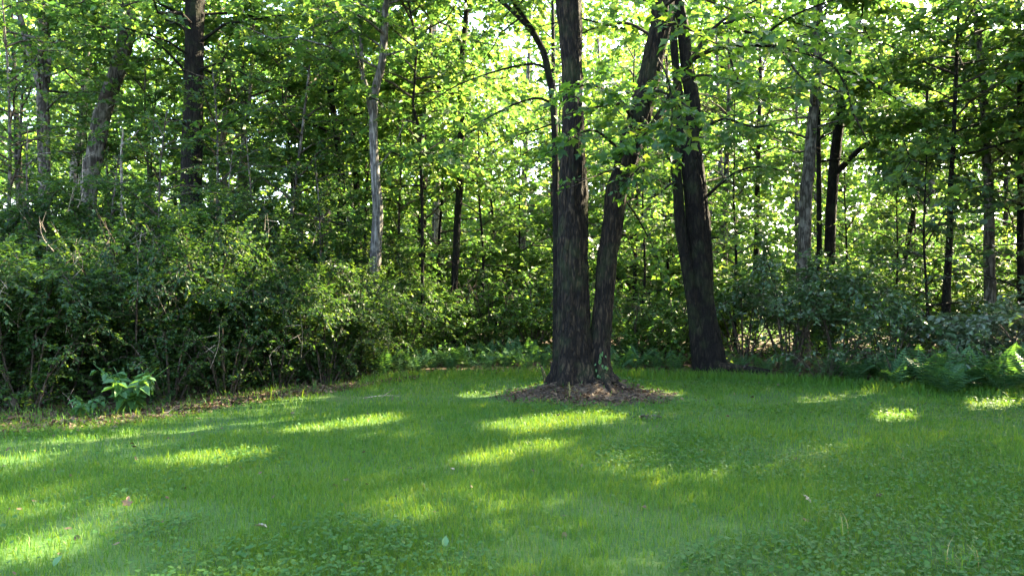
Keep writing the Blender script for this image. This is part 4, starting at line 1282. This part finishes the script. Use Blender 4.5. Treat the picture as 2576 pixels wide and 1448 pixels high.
gF1, gF2 = 'ferns along the foot of the right-hand shrubs', 'low ferns behind the far edge of the lawn'
lf1, lf2 = 'green fern at the foot of the right-hand shrubs by the lawn', 'low pale green fern between the left thicket and the double maple'
FN = []
for u, v, s in [(2090, 955, .9), (2150, 965, 1), (2205, 957, 1.0), (2250, 975, 1.05), (2310, 968, 1.1), (2345, 985, 1.15), (2395, 970, 1.1), (2430, 990, 1.2), (2480, 978, 1.2), (2520, 995, 1.25), (2565, 985, 1.3),
                (2610, 1000, 1.2), (2385, 996, .9), (2460, 960, 1.2), (2550, 955, 1.2), (2280, 952, 1.0), (2180, 945, 1.0)]:
    FN.append((u, v, s))
for i, (u, v, s) in enumerate(sorted(FN)):
    fern(u, v, s, '%s green fern counted from the left along the foot of the right-hand shrubs' % ORD[i] if 0 < i < 16 else '%s of the green ferns along the foot of the right-hand shrubs' % ORD[i], gF1, 12)
FN2 = []
for u, v, s in [(965, 950, .8), (1005, 940, .9), (1045, 942, .9), (1085, 935, .9), (1130, 938, .8), (1180, 933, .9), (1225, 938, .8), (1270, 930, .9), (1320, 935, .8), (1365, 930, .9), (1290, 918, 1), (1150, 918, 1), (1050, 920, 1.), (1340, 915, 1), (1220, 915, 1)]:
    FN2.append((u, v, s))
for i, (u, v, s) in enumerate(sorted(FN2)):
    fern(u, v, s, '%s of the low pale green ferns between the left thicket and the double maple' % ('rightmost' if i == 14 else ORD[i]), gF2, 10)
for i, (u, v, s) in enumerate([(1555, 935, .8), (1575, 918, .9), (1600, 930, .9), (1630, 915, .9), (1650, 932, .8), (1700, 935, .8)]):
    fern(u, v, s, '%s of the dark ferns between the double maple and the broad dark trunk' % ('rightmost' if i == 5 else ORD[i]), 'dark ferns between the maples', 8)
for i, (u, v, s) in enumerate([(1860, 940, .8), (1920, 945, .8), (1990, 950, .8)]):
    fern(u, v, s, '%s of three small dark ferns right of the fallen log' % ('rightmost' if i == 2 else ORD[i]), 'small dark ferns right of the broad dark trunk', 8)

# rank grass and low weeds at the foot of the bushes
xs, ys = [], []
n = 30000
u = -300 + 3300 * R(n)
yy = edge_y((u - U0) / F * 11, 11.) + rng.normal(.12, .3, n)
x = (u - U0) / F * yy
k = ~((u > -300) & (u < 900) & (R(n) < .8)) & (mound_d(x, yy) > 1)
x, y = x[k], yy[k]
o = obj('rank_grass', blades(x, y, .06 + .16 * R(len(x)) ** 2, .006 + .005 * R(len(x)), 'rank_grass', L_GRASS), kind='stuff')
tag(o, 'longer uncut grass along the far edge of the lawn', 'grass')

# ------------------------------------------------------------------ small things on the lawn
def fallen_leaf(u, v, label, size, m, rot, name='fallen_leaf', tm=MAPLE, tilt=.3):
    p = GP(u, v)
    tv, tp = tm
    o = obj(name, mesh(name, tv * [1, 1, 1.5], tp, m), None, (p[0], p[1], float(gz(*p)) + .035))
    o.scale = (size,) * 3
    o.rotation_euler = (tilt, .2, rot)
    tag(o, label, 'leaf')


M_PALE = leaf_mat('leaf_pale_dry', [(.14, .125, .09), (.2, .18, .14), (.25, .22, .18)], [(.2, .18, .1)] * 3, .1)
M_TAN = leaf_mat('leaf_tan_dry', [(.12, .07, .03), (.16, .10, .05), (.2, .13, .07)], [(.2, .1, .05)] * 3, .1)
M_DUN = leaf_mat('leaf_dun', [(.03, .025, .02), (.055, .047, .04), (.10, .09, .075)], [(.03, .02, .015)] * 3, .1)
M_GREYG = leaf_mat('leaf_grey_green', [(.05, .12, .04), (.06, .14, .045), (.07, .15, .05)], [(.1, .2, .08)] * 3, .2)
fallen_leaf(672, 1340, 'pale dry curled leaf lying in the lawn, lower left', .10, M_PALE, 1.5, tm=OVAL)
fallen_leaf(318, 1282, 'small tan leaf standing in the lawn at the left', .07, M_TAN, .4, tilt=1.2)
fallen_leaf(2040, 1273, 'whitish curled leaf in the weedy lawn at the right', .08, M_PALE, .9, tilt=.8)
fallen_leaf(2030, 1262 + 60, 'small brown leaf in the lawn just below the whitish one', .05, M_TAN, .2)
fallen_leaf(2675, 1497, 'brown dry leaf in the lawn near the lower right corner', .06, M_TAN, .2)
fallen_leaf(1117, 1392, 'broad grey-green leaf standing in the lawn at the bottom centre', .075, M_GREYG, .1, tilt=1.1, tm=OVAL)
fallen_leaf(135, 1440, 'broad grey-green leaf in the grass at the lower left corner', .07, M_GREYG, -.3, tilt=1.0, tm=OVAL)
fallen_leaf(1140, 1190, 'tiny pale leaf in the lawn in front of the left end of the mound', .04, M_PALE, .5)

n = 420
x, y = scatter(3.6, 13, 2.5)
k = lawn_in(x, y, -.2)
x, y = x[k], y[k]
LV = Leaves(); n = len(x); a = R(n) * 6.28
LV.add(np.column_stack([x, y, gz(x, y) + .02 + .03 * R(n)]), np.column_stack([np.cos(a), np.sin(a), rng.normal(0, .4, n)]), np.array([0, 0, 1.]) + rng.normal(0, .5, (n, 3)), .025 + .035 * R(n))
o = obj('lawn_litter', leaf_mesh('lawn_litter', LV.arrays(), T_oval(.7, .15, -.1), LITTER), kind='stuff')
tag(o, 'small brown fallen leaves half hidden in the lawn', 'fallen leaves')

# clump of dead leaves lying on the lawn right of the mound
p = GP(1635, 1058)
t = thing('dead_leaf_clump', 'small clump of grey-brown dead leaves lying on the lawn right of the mound', 'fallen leaves', (p[0], p[1], float(gz(*p))))
LV = Leaves()
n = 26
a = R(n) * 6.28
LV.add(np.column_stack([p[0] + rng.normal(0, .07, n), p[1] + rng.normal(0, .05, n), .03 + .03 * R(n)]), np.column_stack([np.cos(a), np.sin(a), rng.normal(.1, .3, n)]), np.array([0, 0, 1.]) + rng.normal(0, .6, (n, 3)), .035 + .045 * R(n))
leaf_parts(t, LV.arrays(), M_DUN, T_oval(.7, .2, -.15), np.array(t.location))

# fallen log right of the broad dark trunk, and sticks
a, b = W(1800, 921, 14.4), W(1935, 946, 14.0)
a[2] = .16; b[2] = .09
t = thing('fallen_log', 'mossy grey log lying at the edge of the wood right of the broad dark trunk', 'log', b)
o = obj('log', trunk_mesh('log', np.array([a, a * .6 + b * .4 + [0, 0, .01], b]), np.array([.085, .075, .055]), BARK_MAPLE, b, 14, 24, 0, ridge=.1), t)
mb = MB(); mb.tube(np.array([a * .5 + b * .5, a * .5 + b * .5 + [.06, -.12, .12]]), [.022, .012], 6)
mb.build('branch_stub', BARK_GREY, t, b)
for u, v, l, az, lab in [(960, 1003, .55, .1, 'thin pale stick on worn grass left of the mound'), (170, 985, .34, 2.2, 'bare forked stick at the foot of the left thicket'),
                         (410, 1052, .3, .5, 'short broken stick at the left end of the leaf litter')]:
    p = GP(u, v) if v > 1000 else GP(u, 1040)
    z = .03 if v > 1000 else .18
    mb = MB()
    c0 = np.array([p[0], p[1], z]); d = np.array([math.cos(az), math.sin(az) * .4, .05 if v > 1000 else .5])
    mb.tube(spline(np.array([c0 - d * l / 2, c0 + [0, .02, .02], c0 + d * l / 2]), 7), np.linspace(.007, .003, 7), 6)
    mb.tube(np.array([c0, c0 + d * l * .2 + [0.05, .1, .1]]), [.006, .003], 5)
    o = mb.build('stick', TWIG_PALE, None, c0)
    o.location = c0
    tag(o, lab, 'stick')

# pale dry grass stalks on the mound, bare sapling beside the trunk
p = GP(1432, 1008)
t = thing('grass_tuft', 'tuft of pale yellow grass stalks on the front of the mound', 'grass', (p[0], p[1], float(gz(*p))))
for i in range(9):
    mb = MB()
    b = np.array(t.location); a = R() * 6.28; r = .05 + .12 * R(); h = .14 + .16 * R()
    mb.tube(spline(np.array([b, b + [math.cos(a) * r * .3, math.sin(a) * r * .3, h * .8], b + [math.cos(a) * r, math.sin(a) * r, h * .9], b + [math.cos(a) * r * 1.6, math.sin(a) * r * 1.6, h * .6]]), 8), np.linspace(.004, .0015, 8), 4)
    mb.build('stalk', L_DRYGRASS, t, b)
tufts = [(1500, 1395), (1700, 1330), (1795, 1350), (2120, 1360), (2440, 1420), (2500, 1400), (2400, 1440)]
for j, (u, v) in enumerate(tufts):
    p = GP(u, v)
    lab = ['tall grass tuft at the bottom right of centre', 'single tall grass stalk right of centre near the bottom', 'arching grass tuft near the bottom, beside the tall stalk',
           'tall pale grass stalks in the lower right of the lawn', 'sunlit grass tuft in the lower right corner, nearest the camera of its pair', 'sunlit grass tuft in the lower right corner, farther back', 'grass tuft at the bottom edge, lower right'][j]
    t = thing('grass_tuft', lab, 'grass', (p[0], p[1], float(gz(*p))))
    for i in range(14):
        mb = MB()
        b = np.array(t.location) + [rng.normal(0, .05), rng.normal(0, .05), 0]
        a = R() * 6.28; r = .02 + .08 * R(); h = .07 + .10 * R()
        q = spline(np.array([b, b + [math.cos(a) * r * .3, math.sin(a) * r * .3, h * .7], b + [math.cos(a) * r * 1.2, math.sin(a) * r * 1.2, h]]), 6)
        X = np.array([math.sin(a), -math.cos(a), 0])
        w = np.linspace(.0035, .0006, 6)[:, None]
        V = np.concatenate([q - X * w, q + X * w])
        i6 = np.arange(5)
        mb.add(V, np.stack([i6, i6 + 6, i6 + 7, i6 + 1], -1))
        mb.build('grass_blade', L_GRASS if R() < .9 else L_DRYGRASS, t, np.array(t.location))
p = GP(1378, 980)
shrub(0, p[1], .45, .18, 'thin bare little sapling at the left foot of the double maple', L_MID, .03, 4, name='seedling', cat='plant', x=p[0], dens=.5)

tri = sum(len(m_.loops) - 2 * len(m_.polygons) for m_ in bpy.data.meshes)
print('unique triangles', tri, 'objects', len(bpy.data.objects))
